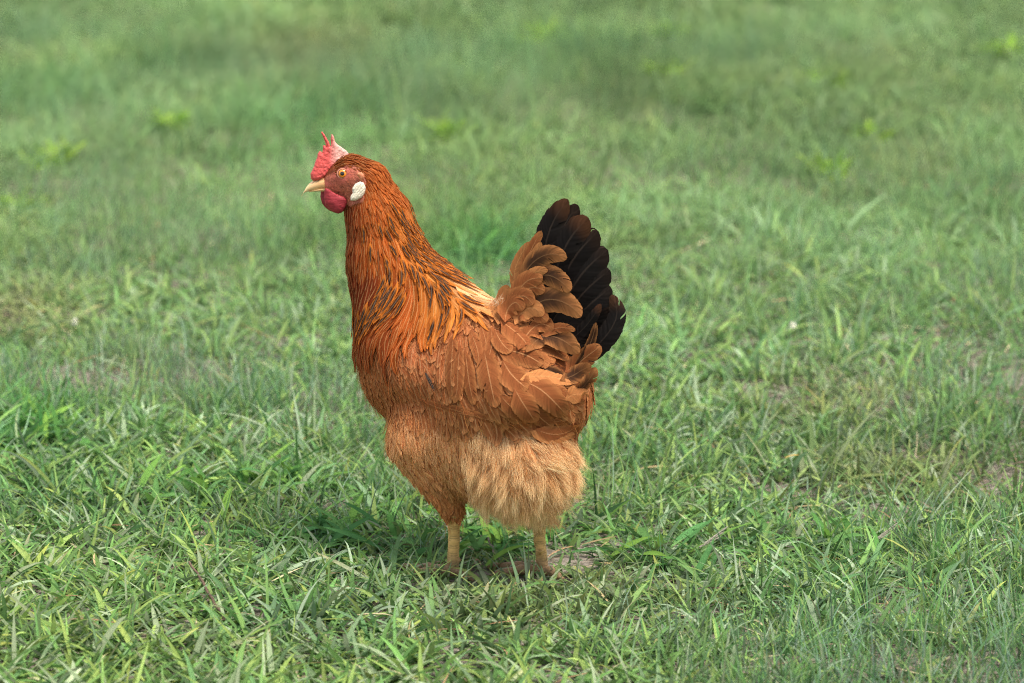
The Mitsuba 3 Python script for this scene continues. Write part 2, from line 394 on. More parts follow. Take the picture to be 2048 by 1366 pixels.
def surface_nets(fn, lo, hi, h):
    n = np.ceil((np.array(hi) - lo) / h).astype(int) + 1
    ax = [lo[i] + h * np.arange(n[i]) for i in range(3)]
    c = 4
    cn = -(-n // c) + 1
    cax = [lo[i] + h * c * np.arange(cn[i]) for i in range(3)]
    cp = np.stack(np.meshgrid(*cax, indexing='ij'), -1)
    coarse = fn(cp.reshape(-1, 3)).reshape(cn)
    big = np.repeat(np.repeat(np.repeat(coarse, c, 0), c, 1), c, 2)[:n[0], :n[1], :n[2]].copy()
    idx = np.argwhere(np.abs(big) < h * c * 2.6)
    big[tuple(idx.T)] = fn(np.array(lo) + idx * h)
    s = big < 0
    m = [x - 1 for x in n]
    pos, cnt = np.zeros((*m, 3)), np.zeros(m)
    corner = lambda d: tuple(slice(d[i], d[i] + m[i]) for i in range(3))
    for axis in range(3):
        o = [i for i in range(3) if i != axis]
        for a in (0, 1):
            for b in (0, 1):
                d0 = [0, 0, 0]; d0[o[0]], d0[o[1]] = a, b
                d1 = list(d0); d1[axis] = 1
                v0, v1 = big[corner(d0)], big[corner(d1)]
                cr = s[corner(d0)] != s[corner(d1)]
                t = np.where(cr, v0 / np.where(cr, v0 - v1, 1), 0)
                for k in range(3):
                    pos[..., k] += np.where(cr, d0[k] + (t if k == axis else 0), 0)
                cnt += cr
    act = cnt > 0
    ids = -np.ones(m, int)
    ids[act] = np.arange(act.sum())
    verts = np.array(lo) + (np.argwhere(act) + pos[act] / cnt[act][:, None]) * h
    quads = []
    for axis in range(3):
        o = [i for i in range(3) if i != axis]
        sl0 = [slice(1, m[i]) for i in range(3)]; sl0[axis] = slice(0, m[axis])
        sl1 = list(sl0); sl1[axis] = slice(1, m[axis] + 1)
        a0, a1 = s[tuple(sl0)], s[tuple(sl1)]
        e = np.argwhere(a0 != a1)
        e[:, o[0]] += 1; e[:, o[1]] += 1
        flip = s[tuple(e.T)]
        def cell(da, db):
            q = e.copy(); q[:, o[0]] += da; q[:, o[1]] += db
            return ids[tuple(q.T)]
        q = np.stack([cell(-1, -1), cell(0, -1), cell(0, 0), cell(-1, 0)], -1)
        if axis == 1:
            flip = ~flip
        q[~flip] = q[~flip][:, ::-1]
        quads.append(q)
    q = np.concatenate(quads)
    return verts, np.concatenate([q[:, [0, 1, 2]], q[:, [0, 2, 3]]])


def hit(px, py, start=-0.25, steps=40):
    """Where the sight line through a photo place meets the near side of the body (nan where it misses)."""
    px, py = np.broadcast_arrays(np.asarray(px, float), np.asarray(py, float))
    y = np.full(px.shape, start)
    for _ in range(steps):
        y = np.minimum(y + 0.9 * sdf(at(px, py, y).reshape(-1, 3)).reshape(px.shape), 0.4)
    p = at(px, py, y)
    bad = np.abs(sdf(p.reshape(-1, 3)).reshape(px.shape)) > 0.003
    p[bad] = np.nan
    return p


# ------------------------------------------------------------------ regions of the plumage, in the blueprint's own coordinates (photo pixels at the hen)
FACE = Polygon([(652, 354), (664, 345), (682, 334), (702, 333), (716, 339), (722, 350), (728, 362), (722, 400), (700, 408), (676, 400), (655, 388), (648, 360)])
HACKLE = Polygon([(600, 250), (790, 250), (850, 440), (915, 525), (1000, 585), (985, 612), (930, 618), (880, 632), (835, 645), (775, 678), (735, 660), (640, 620)])
WINGTOP = Polygon([(735, 690), (770, 700), (835, 652), (930, 618), (985, 612), (1010, 560), (1300, 560), (1300, 870), (1150, 880), (1060, 868), (960, 842), (880, 830), (822, 815), (790, 780), (745, 735)])
FLUFF = Polygon([(925, 905), (950, 862), (1060, 872), (1250, 870), (1250, 1100), (920, 1100), (935, 1010), (945, 960)])


def inside(poly, q):
    return shapely.contains_xy(poly, q[:, 0], q[:, 1])


FLOW = np.array([
    (650, 350, .9, .1), (680, 320, .9, -.15), (735, 330, .8, .6), (770, 370, .55, .85), (740, 400, .3, .95), (700, 420, .12, 1), (760, 450, .25, .97), (815, 440, .5, .87),
    (690, 500, .05, 1), (760, 520, .2, .98), (830, 500, .52, .85), (880, 540, .65, .76), (700, 600, .03, 1), (750, 590, -.25, .96), (790, 600, -.38, .92), (850, 590, .22, .97), (770, 640, -.55, .84),
    (910, 590, .55, .83), (960, 600, .75, .66), (715, 660, .15, 1), (735, 655, -.35, .93), (830, 640, -.1, 1), (900, 640, .1, 1), (960, 640, .35, .93),
    (715, 730, .32, .95), (745, 790, .45, .89), (790, 740, .38, .92), (850, 720, .4, .92), (850, 800, .5, .87), (920, 720, .28, .96), (930, 790, .5, .86), (970, 740, .1, 1), (980, 810, .45, .9),
    (1030, 760, .25, .97), (1060, 800, .55, .83), (1110, 800, .75, .66), (1110, 720, .8, .3), (1150, 680, .8, -.2), (1020, 640, .45, -.6), (1050, 600, .5, -.85),
    (800, 830, .6, .8), (790, 890, .35, .93), (850, 870, .15, .98), (920, 880, .1, 1), (980, 870, .25, .95), (1060, 870, .6, .7), (850, 960, .45, .89), (900, 980, .2, .98), (905, 1030, .05, 1),
    (1000, 950, .0, 1), (960, 1000, -.15, 1), (1060, 920, .25, .95), (1110, 900, .75, .6), (1140, 930, .85, .5), (1060, 1010, .2, 1), (1120, 980, .6, .8)], float)


def flow(q):
    d2 = ((q[:, None, :2] - FLOW[None, :, :2]) ** 2).sum(-1) + 60
    w = d2 ** -1.6
    f = (w[..., None] * FLOW[None, :, 2:]).sum(1)
    return unit(f)


def flow_dir(p, n):
    f = flow(px_of(p))
    d = np.stack([f[:, 0], np.zeros(len(f)), -f[:, 1]], -1)
    # towards the tail the heading of the hen turns sideways into depth
    d[:, 1] = -0.35 * f[:, 0]
    return unit(d - n * (d * n).sum(-1, keepdims=True))


# ------------------------------------------------------------------ feathers
def feathers(rng, S, N, half, col, rows=16, v=(-1, -.7, -.4, -.14, 0, .14, .4, .7, 1), sweep=.9, cup=.25, round_=2.6, base_w=.45, ragged=.10, split=.06, lift_j=.0004,
             core_end=(.80, .95), edge=None, edge_amt=0.0, tipc=None, tip_amt=0.0, tip_from=.55, core=None, core_amt=None, core_w=.45, shaft=None, shaft_amt=.5, streak=.10, slim=None):
    """Feathers as rows of barbs on both sides of a shaft. S, N: (F, K, 3) spine points and outward normals, half: (F,) half widths, col (F, 3)."""
    F, K = S.shape[:2]
    v = np.asarray(v, float)
    C = len(v)
    L = np.linalg.norm(np.diff(S, axis=1), axis=-1).sum(1)
    t0 = np.linspace(0, 1, rows) ** 0.8
    side = np.where(v < 0, 0, 1)
    jt = rng.normal(0, .35 / rows, (F, rows, 2))
    ph = rng.uniform(0, 6.28, (F, 1, 2))
    rows_i = np.arange(rows)[None, :, None]
    js = 1 - ragged * rng.random((F, rows, 2)) ** 2 * 1.6
    jh = rng.normal(0, 1, (F, rows, 2)) * lift_j
    jc = 1 + streak * rng.normal(0, 1, (F, rows, 2))
    av = np.abs(v)
    t = t0[None, :, None] + (sweep * half / np.maximum(L, 1e-6))[:, None, None] * av[None, None] ** 1.2 + jt[:, :, side] * av[None, None]
    t = np.clip(t, 0, 1)
    i0 = np.minimum((t * (K - 1)).astype(int), K - 2)
    fr = (t * (K - 1) - i0)[..., None]
    fi = np.arange(F)[:, None, None]
    P = S[fi, i0] * (1 - fr) + S[fi, i0 + 1] * fr
    Nn = unit(N[fi, i0] * (1 - fr) + N[fi, i0 + 1] * fr)
    Tg = np.gradient(S, axis=1)
    Tn = unit(Tg[fi, i0] * (1 - fr) + Tg[fi, i0 + 1] * fr)
    B = unit(np.cross(Nn, Tn))
    wt = (base_w + (1 - base_w) * sstep(0, .45, t)) * np.sqrt(np.maximum(1 - t ** round_, 0))
    if slim is not None:
        wt = wt * (1 - slim * t)
    lat = v[None, None] * js[:, :, side] * wt * half[:, None, None]
    pos = P + B * lat[..., None] - Nn * (cup * half[:, None, None] * (v ** 2)[None, None] * wt)[..., None] + Nn * (jh[:, :, side] * av[None, None])[..., None]
    pos = pos + Nn * ((av < .01) * .0002)[None, None, :, None]
    c = np.broadcast_to(col[:, None, None], (F, rows, C, 3)).copy() * jc[:, :, side][..., None]
    if core is not None:
        cam = (core_amt if core_amt is not None else np.ones(F))[:, None, None]
        m = cam * (1 - sstep(core_w * .35, core_w * 1.35, av + .12 * (jc[:, :, side] - 1) / max(streak, .01)))* sstep(.12, .3, t) * (1 - sstep(*core_end, t))
        c = c * (1 - m[..., None]) + np.asarray(core) * m[..., None]
    if edge is not None:
        m = np.clip(edge_amt * sstep(.5, 1, np.maximum(av[None, None] + 0 * t, sstep(.65, 1, t))), 0, 1)[..., None]
        c = c * (1 - m) + np.asarray(edge) * jc[:, :, side][..., None] * m
    if tipc is not None:
        m = (tip_amt * sstep(tip_from, .97, t))[..., None]
        c = c * (1 - m) + np.asarray(tipc) * jc[:, :, side][..., None] * m
    if shaft is not None:
        if core is not None:
            shaft_amt = shaft_amt * (1 - .7 * cam)
        m = ((av < .01)[None, None] * shaft_amt * sstep(.0, .2, t) * (1 - sstep(.8, 1, t)))[..., None]
        c = c * (1 - m) + np.asarray(shaft) * m
    i, j = np.meshgrid(np.arange(rows - 1), np.arange(C - 1), indexing='ij')
    quad = np.stack([i * C + j, i * C + j + 1, (i + 1) * C + j + 1, (i + 1) * C + j], -1)          # rows-1, C-1, 4
    keep = np.ones((F, rows - 1, C - 1), bool)
    if split > 0:
        cut = rng.random((F, rows - 1, 2)) < split
        sj = np.where(np.arange(C - 1) < (C - 1) / 2, 0, 1)
        outer = np.maximum(av[:-1], av[1:]) > .45
        keep &= ~(cut[:, :, sj] & outer[None, None])
    fq = quad[None] + (np.arange(F) * rows * C)[:, None, None, None]
    per = [np.concatenate([fq[k][keep[k]][:, [0, 1, 2]], fq[k][keep[k]][:, [0, 2, 3]]]) for k in range(F)]
    return pos, c.clip(.003, .95), per


def one_mesh(pos, c, per):
    return pos.reshape(-1, 3), np.concatenate(per), c.reshape(-1, 3)


def add_single(prefix, mat, pos, c, per, lab=None, start=0):
    F, R, C = pos.shape[:3]
    k = start
    for i in range(F):
        key = prefix if k == 0 else f'{prefix}_{k:03d}'
        scene[key] = mikit.ply((pos[i].reshape(-1, 3), per[i] - i * R * C), mat, smooth=True, color=c[i].reshape(-1, 3))
        if lab and lab[i]:
            labels[key] = {'label': lab[i]}
        k += 1
    return k


def scatter(rng, V, Fc, radius_fn, over=14000):
    """Blue-noise points on the body with a spacing that varies."""
    tri = V[Fc]
    ar = np.linalg.norm(np.cross(tri[:, 1] - tri[:, 0], tri[:, 2] - tri[:, 0]), axis=1)
    pick = rng.choice(len(Fc), over, p=ar / ar.sum())
    u = rng.random((over, 2))
    fl = u.sum(1) > 1
    u[fl] = 1 - u[fl]
    p = tri[pick, 0] + u[:, :1] * (tri[pick, 1] - tri[pick, 0]) + u[:, 1:] * (tri[pick, 2] - tri[pick, 0])
    r = radius_fn(p)
    ok = r > 0
    p, r = p[ok], r[ok]
    tree = cKDTree(p)
    alive = np.ones(len(p), bool)
    keep = []
    for i in range(len(p)):
        if alive[i]:
            keep.append(i)
            near = tree.query_ball_point(p[i], r[i])
            alive[near] = False
    return p[keep]


def march(p, L, K, h0, lift, turn, rng, stiff=0.0):
    S, N = np.zeros((len(p), K, 3)), np.zeros((len(p), K, 3))
    q = settle(p, 2)
    step = (L / (K - 1))[:, None]
    for k in range(K):
        n = grad(q)
        t = k / (K - 1)
        S[:, k] = q + n * (h0 + lift * t)[:, None]
        N[:, k] = n
        d = flow_dir(q, n)
        b = np.cross(n, d)
        d = d * np.cos(turn)[:, None] + b * np.sin(turn)[:, None]
        q2 = q + d * step
        q = q2 - grad(q2) * sdf(q2)[:, None]
    N = N + 0
    return S, N


def inflated(poly, thick, h, pinch=1.0):
    """A cushion-shaped solid over an outline (px coordinates): vertices as (px, py, +-thickness), faces."""
    poly = Polygon(poly)
    b = poly.exterior.segmentize(h)
    edge = np.array(b.coords)[:-1]
    x0, y0, x1, y1 = poly.bounds
    gx, gy = np.meshgrid(np.arange(x0, x1, h), np.arange(y0, y1, h))
    g = np.stack([gx.ravel(), gy.ravel()], -1)
    g = g[shapely.contains_xy(poly.buffer(-h * .55), g[:, 0], g[:, 1])]
    pts = np.concatenate([edge, g])
    from scipy.spatial import Delaunay
    tri = Delaunay(pts).simplices
    cen = pts[tri].mean(1)
    tri = tri[shapely.contains_xy(poly, cen[:, 0], cen[:, 1])]
    a = pts[tri]
    cr = (a[:, 1, 0] - a[:, 0, 0]) * (a[:, 2, 1] - a[:, 0, 1]) - (a[:, 1, 1] - a[:, 0, 1]) * (a[:, 2, 0] - a[:, 0, 0])
    tri[cr < 0] = tri[cr < 0][:, ::-1]
    d = shapely.distance(shapely.points(pts), poly.exterior)
    d[:len(edge)] = 0
    th = thick * np.sqrt(1 - (1 - np.clip(d / pinch, 0, 1)) ** 2)
    n, e = len(pts), len(edge)
    back = np.arange(n); back[e:] = np.arange(n, n + n - e)
    V = np.concatenate([np.column_stack([pts, -th]), np.column_stack([pts[e:], th[e:]])])
    return V, np.concatenate([tri, back[tri][:, ::-1]])


def strands(rng, root, d, length, width, col, segs=4, curl=.5, gravity=0.25, tipc=None):
    n = len(root)
    side = unit(np.cross(d, rng.normal(0, 1, (n, 3))))
    bend = unit(np.cross(d, side) + rng.normal(0, .3, (n, 3)))
    t = np.linspace(0, 1, segs + 1)
    p = root[:, None] + d[:, None] * (length[:, None] * t)[..., None] + bend[:, None] * ((curl * length * rng.normal(0, 1, n))[:, None] * t ** 2 * .4)[..., None]
    p[..., 2] -= gravity * length[:, None] * t ** 2
    w = width[:, None] * (1 - t ** 1.5 * .9)
    v = np.stack([p + side[:, None] * w[..., None] / 2, p - side[:, None] * w[..., None] / 2], 2)
    c = np.repeat(np.repeat(col[:, None, None], segs + 1, 1), 2, 2).copy()
    if tipc is not None:
        c = c * (1 - t[None, :, None, None]) + np.asarray(tipc)[..., None, None, :] * t[None, :, None, None]
    i = np.arange(segs)
    q = np.stack([i * 2, i * 2 + 1, i * 2 + 3, i * 2 + 2], -1)
    tri = np.concatenate([q[:, [0, 1, 2]], q[:, [0, 2, 3]]])
    f = (tri[None] + (np.arange(n) * 2 * (segs + 1))[:, None, None]).reshape(-1, 3)
    return v.reshape(-1, 3), f, c.reshape(-1, 3).clip(.003, .95)


RUST, RUST_L, RUST_D = lin(160, 96, 60), lin(194, 128, 80), lin(120, 60, 34)
ORANGE, GOLD, BLACK = lin(164, 82, 38), lin(214, 130, 50), lin(34, 31, 32)
FAWN, CREAM = lin(206, 158, 108), lin(232, 196, 152)


def make_hen():
    rng = np.random.default_rng(5)
    labels['hen'] = {'label': 'rust brown hen with red comb and black tail standing on the grass', 'category': 'hen'}
    lo, hi = [-.19, -.15, -.004], [.10, .20, .47]
    V, Fc = surface_nets(sdf, lo, hi, .0022)
    V = settle(V, 2)
    m = trimesh.Trimesh(V, Fc, process=False)
    m = m.subdivide()
    V, Fc = settle(np.array(m.vertices), 1), np.array(m.faces)
    q = px_of(V)
    n = grad(V)
    # ---- colours of the body itself
    c = np.tile(RUST, (len(V), 1))
    fz = meshkit.fbm(V * 260, 3, 4)
    fine = meshkit.fbm(V * 900, 2, 9)
    neck = inside(HACKLE, q)
    c[~neck] = RUST * .9
    c[neck] = ORANGE * 1.0
    fl = inside(FLUFF, q) & (V[:, 2] > .05)
    c[fl] = FAWN * .8
    low = (q[:, 1] > 820) & ~fl
    c[low] = lin(160, 96, 54)
    head = inside(FACE.buffer(5), q) | (q[:, 0] < 668)
    head &= q[:, 1] < 420
    skin = lin(176, 104, 84) * (0.55 + .9 * fz)[:, None] * (.55 + .9 * fine)[:, None]
    eye_d = np.hypot(q[:, 0] - 685, q[:, 1] - 347)
    pink = np.exp(-((eye_d - 14) / 9) ** 2)[:, None] * .7
    skin = skin * (1 - pink) + lin(196, 98, 88) * pink
    lore = np.exp(-(((q[:, 0] - 652) / 16) ** 2 + ((q[:, 1] - 368) / 9) ** 2))[:, None] * .8
    skin = skin * (1 - lore) + lin(204, 104, 96) * lore
    crown = sstep(4, -4, q[:, 1] - np.where(q[:, 0] < 690, 352 - .5 * (q[:, 0] - 655), 334))[:, None]
    skin = skin * (1 - crown) + lin(112, 56, 32) * crown
    c[head] = skin[head]
    shank = (V[:, 2] < .066) & (V[:, 2] > -.01)
    band = np.abs(((V[:, 2] + .0011 * np.abs(V[:, 1]) / .006) * 400) % 1 - .5) * 2
    legc = lin(200, 164, 104) * (0.66 + .40 * sstep(.10, .40, band))[:, None] * (.75 + .5 * fz)[:, None]
    dirty = sstep(.034, .008, V[:, 2])[:, None] * .85
    legc = legc * (1 - dirty) + lin(116, 96, 80) * (.6 + .8 * fz)[:, None] * dirty
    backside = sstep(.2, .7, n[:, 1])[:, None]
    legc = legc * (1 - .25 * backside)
    c[shank] = legc[shank]
    V = V + n * np.where(shank & (V[:, 2] < .062), .0005 * sstep(.1, .6, band) + .0004 * (fz - .5), 0)[:, None]
    V = V + n * np.where(head, .0010 * (fz - .5) + .0006 * (fine - .5), 0)[:, None]
    V = V - n * np.where(~head & ~shank, .0015, 0)[:, None]
    scene['hen__body'] = mikit.ply((V, Fc), 'skin_mat', smooth=True, color=c.clip(.01, .9))
    Vb, Fb = V, Fc

    hy = .088
    # ---- beak
    def loft(secs, n=20):
        rings = []
        for k, (px, py, hh, hw, tilt) in enumerate(secs):
            a = np.arange(n) * 2 * np.pi / n
            ca = at(px, py, hy)
            r = np.stack([np.sin(tilt) * np.sin(a) * hh * MPP, np.cos(a) * hw * MPP, np.cos(tilt) * np.sin(a) * hh * MPP], -1)
            rings.append(ca + r)
        v = np.concatenate(rings + [rings[0].mean(0)[None], rings[-1].mean(0)[None]])
        f = []
        R = len(rings)
        for k in range(R - 1):
            for j in range(n):
                a, b = k * n + j, k * n + (j + 1) % n
                f += [(a, b, b + n), (a, b + n, a + n)]
        for j in range(n):
            f += [(R * n, (j + 1) % n, j), (R * n + 1, (R - 1) * n + j, (R - 1) * n + (j + 1) % n)]
        return trimesh.Trimesh(v, f, process=False)

    def smooth_secs(s, n=14):
        s = np.array(s, float)
        u = np.linspace(0, len(s) - 1, n)
        from scipy.interpolate import PchipInterpolator
        return PchipInterpolator(np.arange(len(s)), s)(u)

    up_ = loft(smooth_secs([(676, 363, 16, 15, 0), (656, 365, 13.5, 12, .05), (639, 367, 12, 9.5, .1), (625, 371, 10.5, 7.5, .2), (614, 376.5, 8.5, 5.4, .35), (608, 383, 6, 3.4, .5), (604.8, 388.5, 3.2, 1.8, .6), (604, 392, .9, .6, .6)]))
    qv = px_of(up_.vertices)
    s = sstep(605, 668, qv[:, 0])[:, None]
    cu = lin(244, 208, 158) * (1 - s) + lin(220, 160, 106) * s
    top = (sstep(648, 668, qv[:, 0]) * .8)[:, None]
    cu = cu * (1 - top) + lin(204, 118, 100) * top
    cu = cu * (.85 + .3 * meshkit.fbm(np.array(up_.vertices) * [300, 600, 900], 3, 3))[:, None]
    nd = np.hypot((qv[:, 0] - 634) / 9, (qv[:, 1] - 361 + (qv[:, 0] - 634) * .3) / 2.2)
    cu = cu * np.where(nd < 1, .25, 1)[:, None]
    scene['hen__beak'] = mikit.ply((np.array(up_.vertices), up_.faces), 'horn_mat', smooth=True, color=cu.clip(.01, .9))
    lw = loft(smooth_secs([(672, 379, 6, 12, 0), (650, 378.5, 4.6, 9, 0), (632, 380, 3.2, 6, .1), (618, 383, 1.2, 2, .3)], 8))
    scene['hen__lower_beak'] = mikit.ply((np.array(lw.vertices), lw.faces), 'horn_mat', smooth=True, color=np.tile(lin(206, 166, 116), (len(lw.vertices), 1)))

    # ---- comb, wattles, ear lobe (outlines measured on the photograph, built as cushions)
    def crop(pts):
        return [(570 + x / 5.689, 240 + y / 5.689) for x, y in pts]

    COMB = crop([(296, 672), (290, 610), (310, 570), (330, 525), (345, 470), (365, 430), (372, 385), (398, 350), (422, 372), (432, 335), (430, 292), (452, 284), (468, 302), (458, 255), (436, 200), (410, 142), (423, 130), (447, 160), (477, 212),
                 (502, 255), (516, 300), (526, 270), (521, 215), (527, 168), (540, 160), (556, 190), (566, 240), (592, 275), (640, 308), (690, 343), (722, 376), (726, 402), (690, 440), (600, 480), (520, 560), (470, 640), (380, 690), (320, 690)])
    v, f = inflated(COMB, 6.5, 1.3, 6.0)
    base = sstep(300, 350, v[:, 1])
    v[:, 2] *= 1 + .8 * base
    P = at(v[:, 0], v[:, 1], hy + v[:, 2] * MPP)
    P[:, 1] += np.sign(v[:, 2]) * .0013 * (meshkit.fbm(np.column_stack([v[:, :2] * .28, 0 * v[:, 0]]), 2, 3) - .5)
    pale = (sstep(655, 678, v[:, 0]) * sstep(345, 315, v[:, 1]))[:, None] * .75
    cc = lin(214, 90, 88) * (1 - pale) + lin(238, 196, 186) * pale
    nz = meshkit.fbm(P * 700, 3, 7)[:, None]
    cc = cc * (.72 + .56 * nz)
    scene['hen__comb'] = mikit.ply((P, f), 'skin_mat', smooth=True, color=cc.clip(.01, .9))
    labels['hen__comb'] = {'label': 'red comb with two thin spikes and a pale pink rear lobe'}
    WAT = crop([(452, 775), (440, 830), (436, 900), (455, 975), (500, 1030), (550, 1065), (610, 1085), (660, 1070), (700, 1020), (725, 950), (718, 908), (685, 880), (640, 866), (590, 846), (535, 815), (490, 782)])
    WAT = [(660 + (x_ - 660) * .92, 378 + (y_ - 378) * .94) for x_, y_ in WAT]
    for k, (dx, dy, dep, mul) in enumerate(((0, 0, -.017, 1), (-7, -3, .012, .8))):
        v, f = inflated(WAT, 10, 1.5, 22)
        bul = sstep(375, 425, v[:, 1])
        v[:, 2] *= .6 + .6 * bul
        P = at(v[:, 0] + dx, v[:, 1] + dy, hy + dep * (1 - .25 * bul) + v[:, 2] * MPP)
        P[:, 1] += .0016 * (meshkit.fbm(np.column_stack([v[:, 0] * .05 + k * 9, v[:, 1] * .16, 0 * v[:, 0]]), 3, 13) - .5)
        nz = meshkit.fbm(P * [500, 500, 1100], 3, 7)[:, None]
        key = 'hen__wattle' + ('' if k == 0 else '_001')
        scene[key] = mikit.ply((P, f), 'skin_mat', smooth=True, color=(lin(160, 56, 66) * mul * (.6 + .8 * nz)).clip(.01, .9))
    LOBE = crop([(858, 696), (898, 715), (920, 775), (904, 840), (866, 888), (806, 917), (748, 918), (744, 872), (770, 830), (764, 780), (796, 728)])
    v, f = inflated(LOBE, 5.0, 1.5, 9)
    sy = np.nan_to_num(hit(728, 378)[..., 1], nan=hy - .018)
    P = at(v[:, 0], v[:, 1], sy - .0035 + .00012 * (v[:, 0] - 714) + v[:, 2] * MPP)
    g_ = np.sin((v[:, 0] * .75 + v[:, 1] * .55) * 1.5 + meshkit.fbm(P * 200, 2, 3) * 5)
    P[:, 1] += .0003 * g_
    scene['hen__ear_lobe'] = mikit.ply((P, f), 'skin_mat', smooth=True, color=(lin(234, 226, 208) * (.86 + .14 * meshkit.fbm(P * 500, 2, 5))[:, None]).clip(.01, .9))
    labels['hen__ear_lobe'] = {'label': 'white wrinkled ear lobe behind the face'}
    EAR = crop([(828, 600), (868, 592), (900, 615), (906, 655), (880, 690), (850, 690), (838, 650), (818, 625)])
    v, f = inflated(EAR, 5, 1.5, 6)
    P = at(v[:, 0], v[:, 1], sy - .0025 + v[:, 2] * MPP)
    scene['hen__ear_tuft'] = mikit.ply((P, f), 'skin_mat', smooth=True, color=(lin(208, 132, 100) * (.7 + .6 * meshkit.fbm(P * 700, 2, 5))[:, None]).clip(.01, .9))

    # ---- eye
    e0 = hit(685.2, 347.0)
    en = unit(np.array([-.12, -1, .12]))
    e_c = e0 - en * .0030
    ico = trimesh.creation.icosphere(4, 1.0)
    d = np.array(ico.vertices)
    ball = e_c + d * .0056
    scene['hen__eye'] = mikit.ply((ball, ico.faces), 'eye_mat', smooth=True, color=np.tile(lin(60, 30, 22), (len(d), 1)))

    def cap(r_ball, ang, mat, key, colf, lift):
        k = d @ en > math.cos(ang)
        fsel = ico.faces[k[ico.faces].all(1)]
        used, inv = np.unique(fsel, return_inverse=True)
        vv = e_c + d[used] * r_ball + en * lift
        rad = np.arccos(np.clip(d[used] @ en, -1, 1)) / ang
        scene[key] = mikit.ply((vv, inv.reshape(-1, 3)), mat, smooth=True, color=colf(rad))

    ico = trimesh.creation.icosphere(5, 1.0)
    d = np.array(ico.vertices)
    cap(.0057, .80, 'eye_mat', 'hen__eye__iris', lambda r: (lin(226, 132, 34)[None] * (1 - .75 * sstep(.82, 1, r))[:, None] * (.9 + .35 * sstep(.4, .75, r))[:, None]).clip(.01, .9), 0)
    cap(.0058, .38, 'eye_mat', 'hen__eye__pupil', lambda r: np.tile(lin(12, 10, 10), (len(r), 1)), 0)
    a = np.linspace(0, 2 * np.pi, 49)[:-1]
    bx = unit(np.cross(en, [0, 0, 1.0])); bz = np.cross(bx, en)
    ring, fs = [], []
    R0, r0 = .0049, .0009
    for i_, t_ in enumerate(a):
        for j_ in range(10):
            b_ = j_ * 2 * np.pi / 10
            rr = R0 * (1 + .06 * math.cos(2 * t_)) + r0 * math.cos(b_)
            ring.append(e_c + (bx * math.cos(t_) + bz * math.sin(t_) * .96) * rr + en * (.0028 + r0 * math.sin(b_)))
            i2, j2 = (i_ + 1) % 48, (j_ + 1) % 10
            fs += [(i_ * 10 + j_, i2 * 10 + j_, i2 * 10 + j2), (i_ * 10 + j_, i2 * 10 + j2, i_ * 10 + j2)]
    scene['hen__eye__eyelid'] = mikit.ply((np.array(ring), np.array(fs)), 'skin_mat', smooth=True, color=np.tile(lin(204, 138, 116), (len(ring), 1)))

    # ---- plumage laid by the flow over the body
    K = 9
    def near_side(p):
        return grad(p)[:, 1] < .3

    # neck hackle
    def r_neck(p):
        q = px_of(p)
        ok = (inside(HACKLE, q) & ~inside(FACE, q) & (q[:, 0] > 662)) | (((q[:, 1] < 352 - .5 * (q[:, 0] - 655)) & (q[:, 0] > 660) & (q[:, 1] < 350)))
        ok &= q[:, 1] < 720
        return np.where(ok, .0022 + .0034 * sstep(360, 600, q[:, 1]), -1)
    p = scatter(rng, V, Fc, r_neck, 60000)
    deep = sstep(520, 580, px_of(p)[:, 1])
    q = px_of(p)
    g = sstep(330, 600, q[:, 1])
    L = (.011 + .034 * g) * rng.uniform(.8, 1.2, len(p))
    half = (.0019 + .0027 * g) * rng.uniform(.8, 1.25, len(p))
    S, N = march(p, L, K, -.0008 + .0030 * deep, .0014 * rng.uniform(.7, 1.3, len(p)) + .0005 * g, rng.normal(0, .10, len(p)), rng)
    tipq = px_of(S[:, 6])
    front = np.maximum(sstep(745, 700, q[:, 0]), .95 * sstep(850, 740, q[:, 0]) * sstep(480, 560, q[:, 1]))[:, None]
    gold = (sstep(775, 850, tipq[:, 0] - (tipq[:, 1] - 500) * .25) * sstep(400, 480, tipq[:, 1]))[:, None]
    col = ORANGE * (1 - front) + lin(120, 52, 32) * front
    col = col * (1 - gold * .75) + lin(216, 136, 62) * gold * .75
    crown = (sstep(352, 336, q[:, 1]) * sstep(745, 712, q[:, 0]))[:, None]
    col = col * (1 - crown) + lin(120, 58, 30) * crown
    pale = np.exp(-(((tipq[:, 0] - 975) / 45) ** 2 + ((tipq[:, 1] - 600) / 22) ** 2))[:, None] * .8  # pale back feathers, with the bright saddle highlight painted in
    col = col * (1 - pale) + CREAM * pale
    col = col * rng.normal(1, .16, len(p)).clip(.6, 1.5)[:, None]
    def blob(cx, cy, sx, sy, rot):
        dx, dy = tipq[:, 0] - cx, tipq[:, 1] - cy
        a_, b_ = dx * math.cos(rot) + dy * math.sin(rot), -dx * math.sin(rot) + dy * math.cos(rot)
        return np.exp(-((a_ / sx) ** 2 + (b_ / sy) ** 2))
    dk = np.maximum.reduce([blob(852, 540, 95, 34, math.radians(62)), .9 * blob(885, 580, 34, 22, .6), .8 * blob(770, 620, 40, 26, -.9), .5 * blob(770, 540, 60, 30, 1.4), .55 * blob(730, 660, 22, 20, 0)])
    amt = (rng.random(len(p)) < dk * .35) * rng.uniform(.3, .7, len(p))
    P_, C_, per = feathers(rng, S, N, half, col, rows=12, v=(-1, -.55, -.2, 0, .2, .55, 1), sweep=2.2, cup=.08, round_=1.6, base_w=.75, ragged=.10, split=.03, core=BLACK, core_amt=amt, core_w=.62, core_end=(.93, .995),
                           edge=GOLD, edge_amt=.0, tipc=lin(200, 112, 46), tip_amt=.16, shaft=lin(232, 180, 124), shaft_amt=.5, streak=.07, slim=.25, lift_j=.00015)
    mv = one_mesh(P_, C_, per)
    scene['hen__neck_hackle'] = mikit.ply(mv[:2], 'feather_mat', smooth=True, color=mv[2])
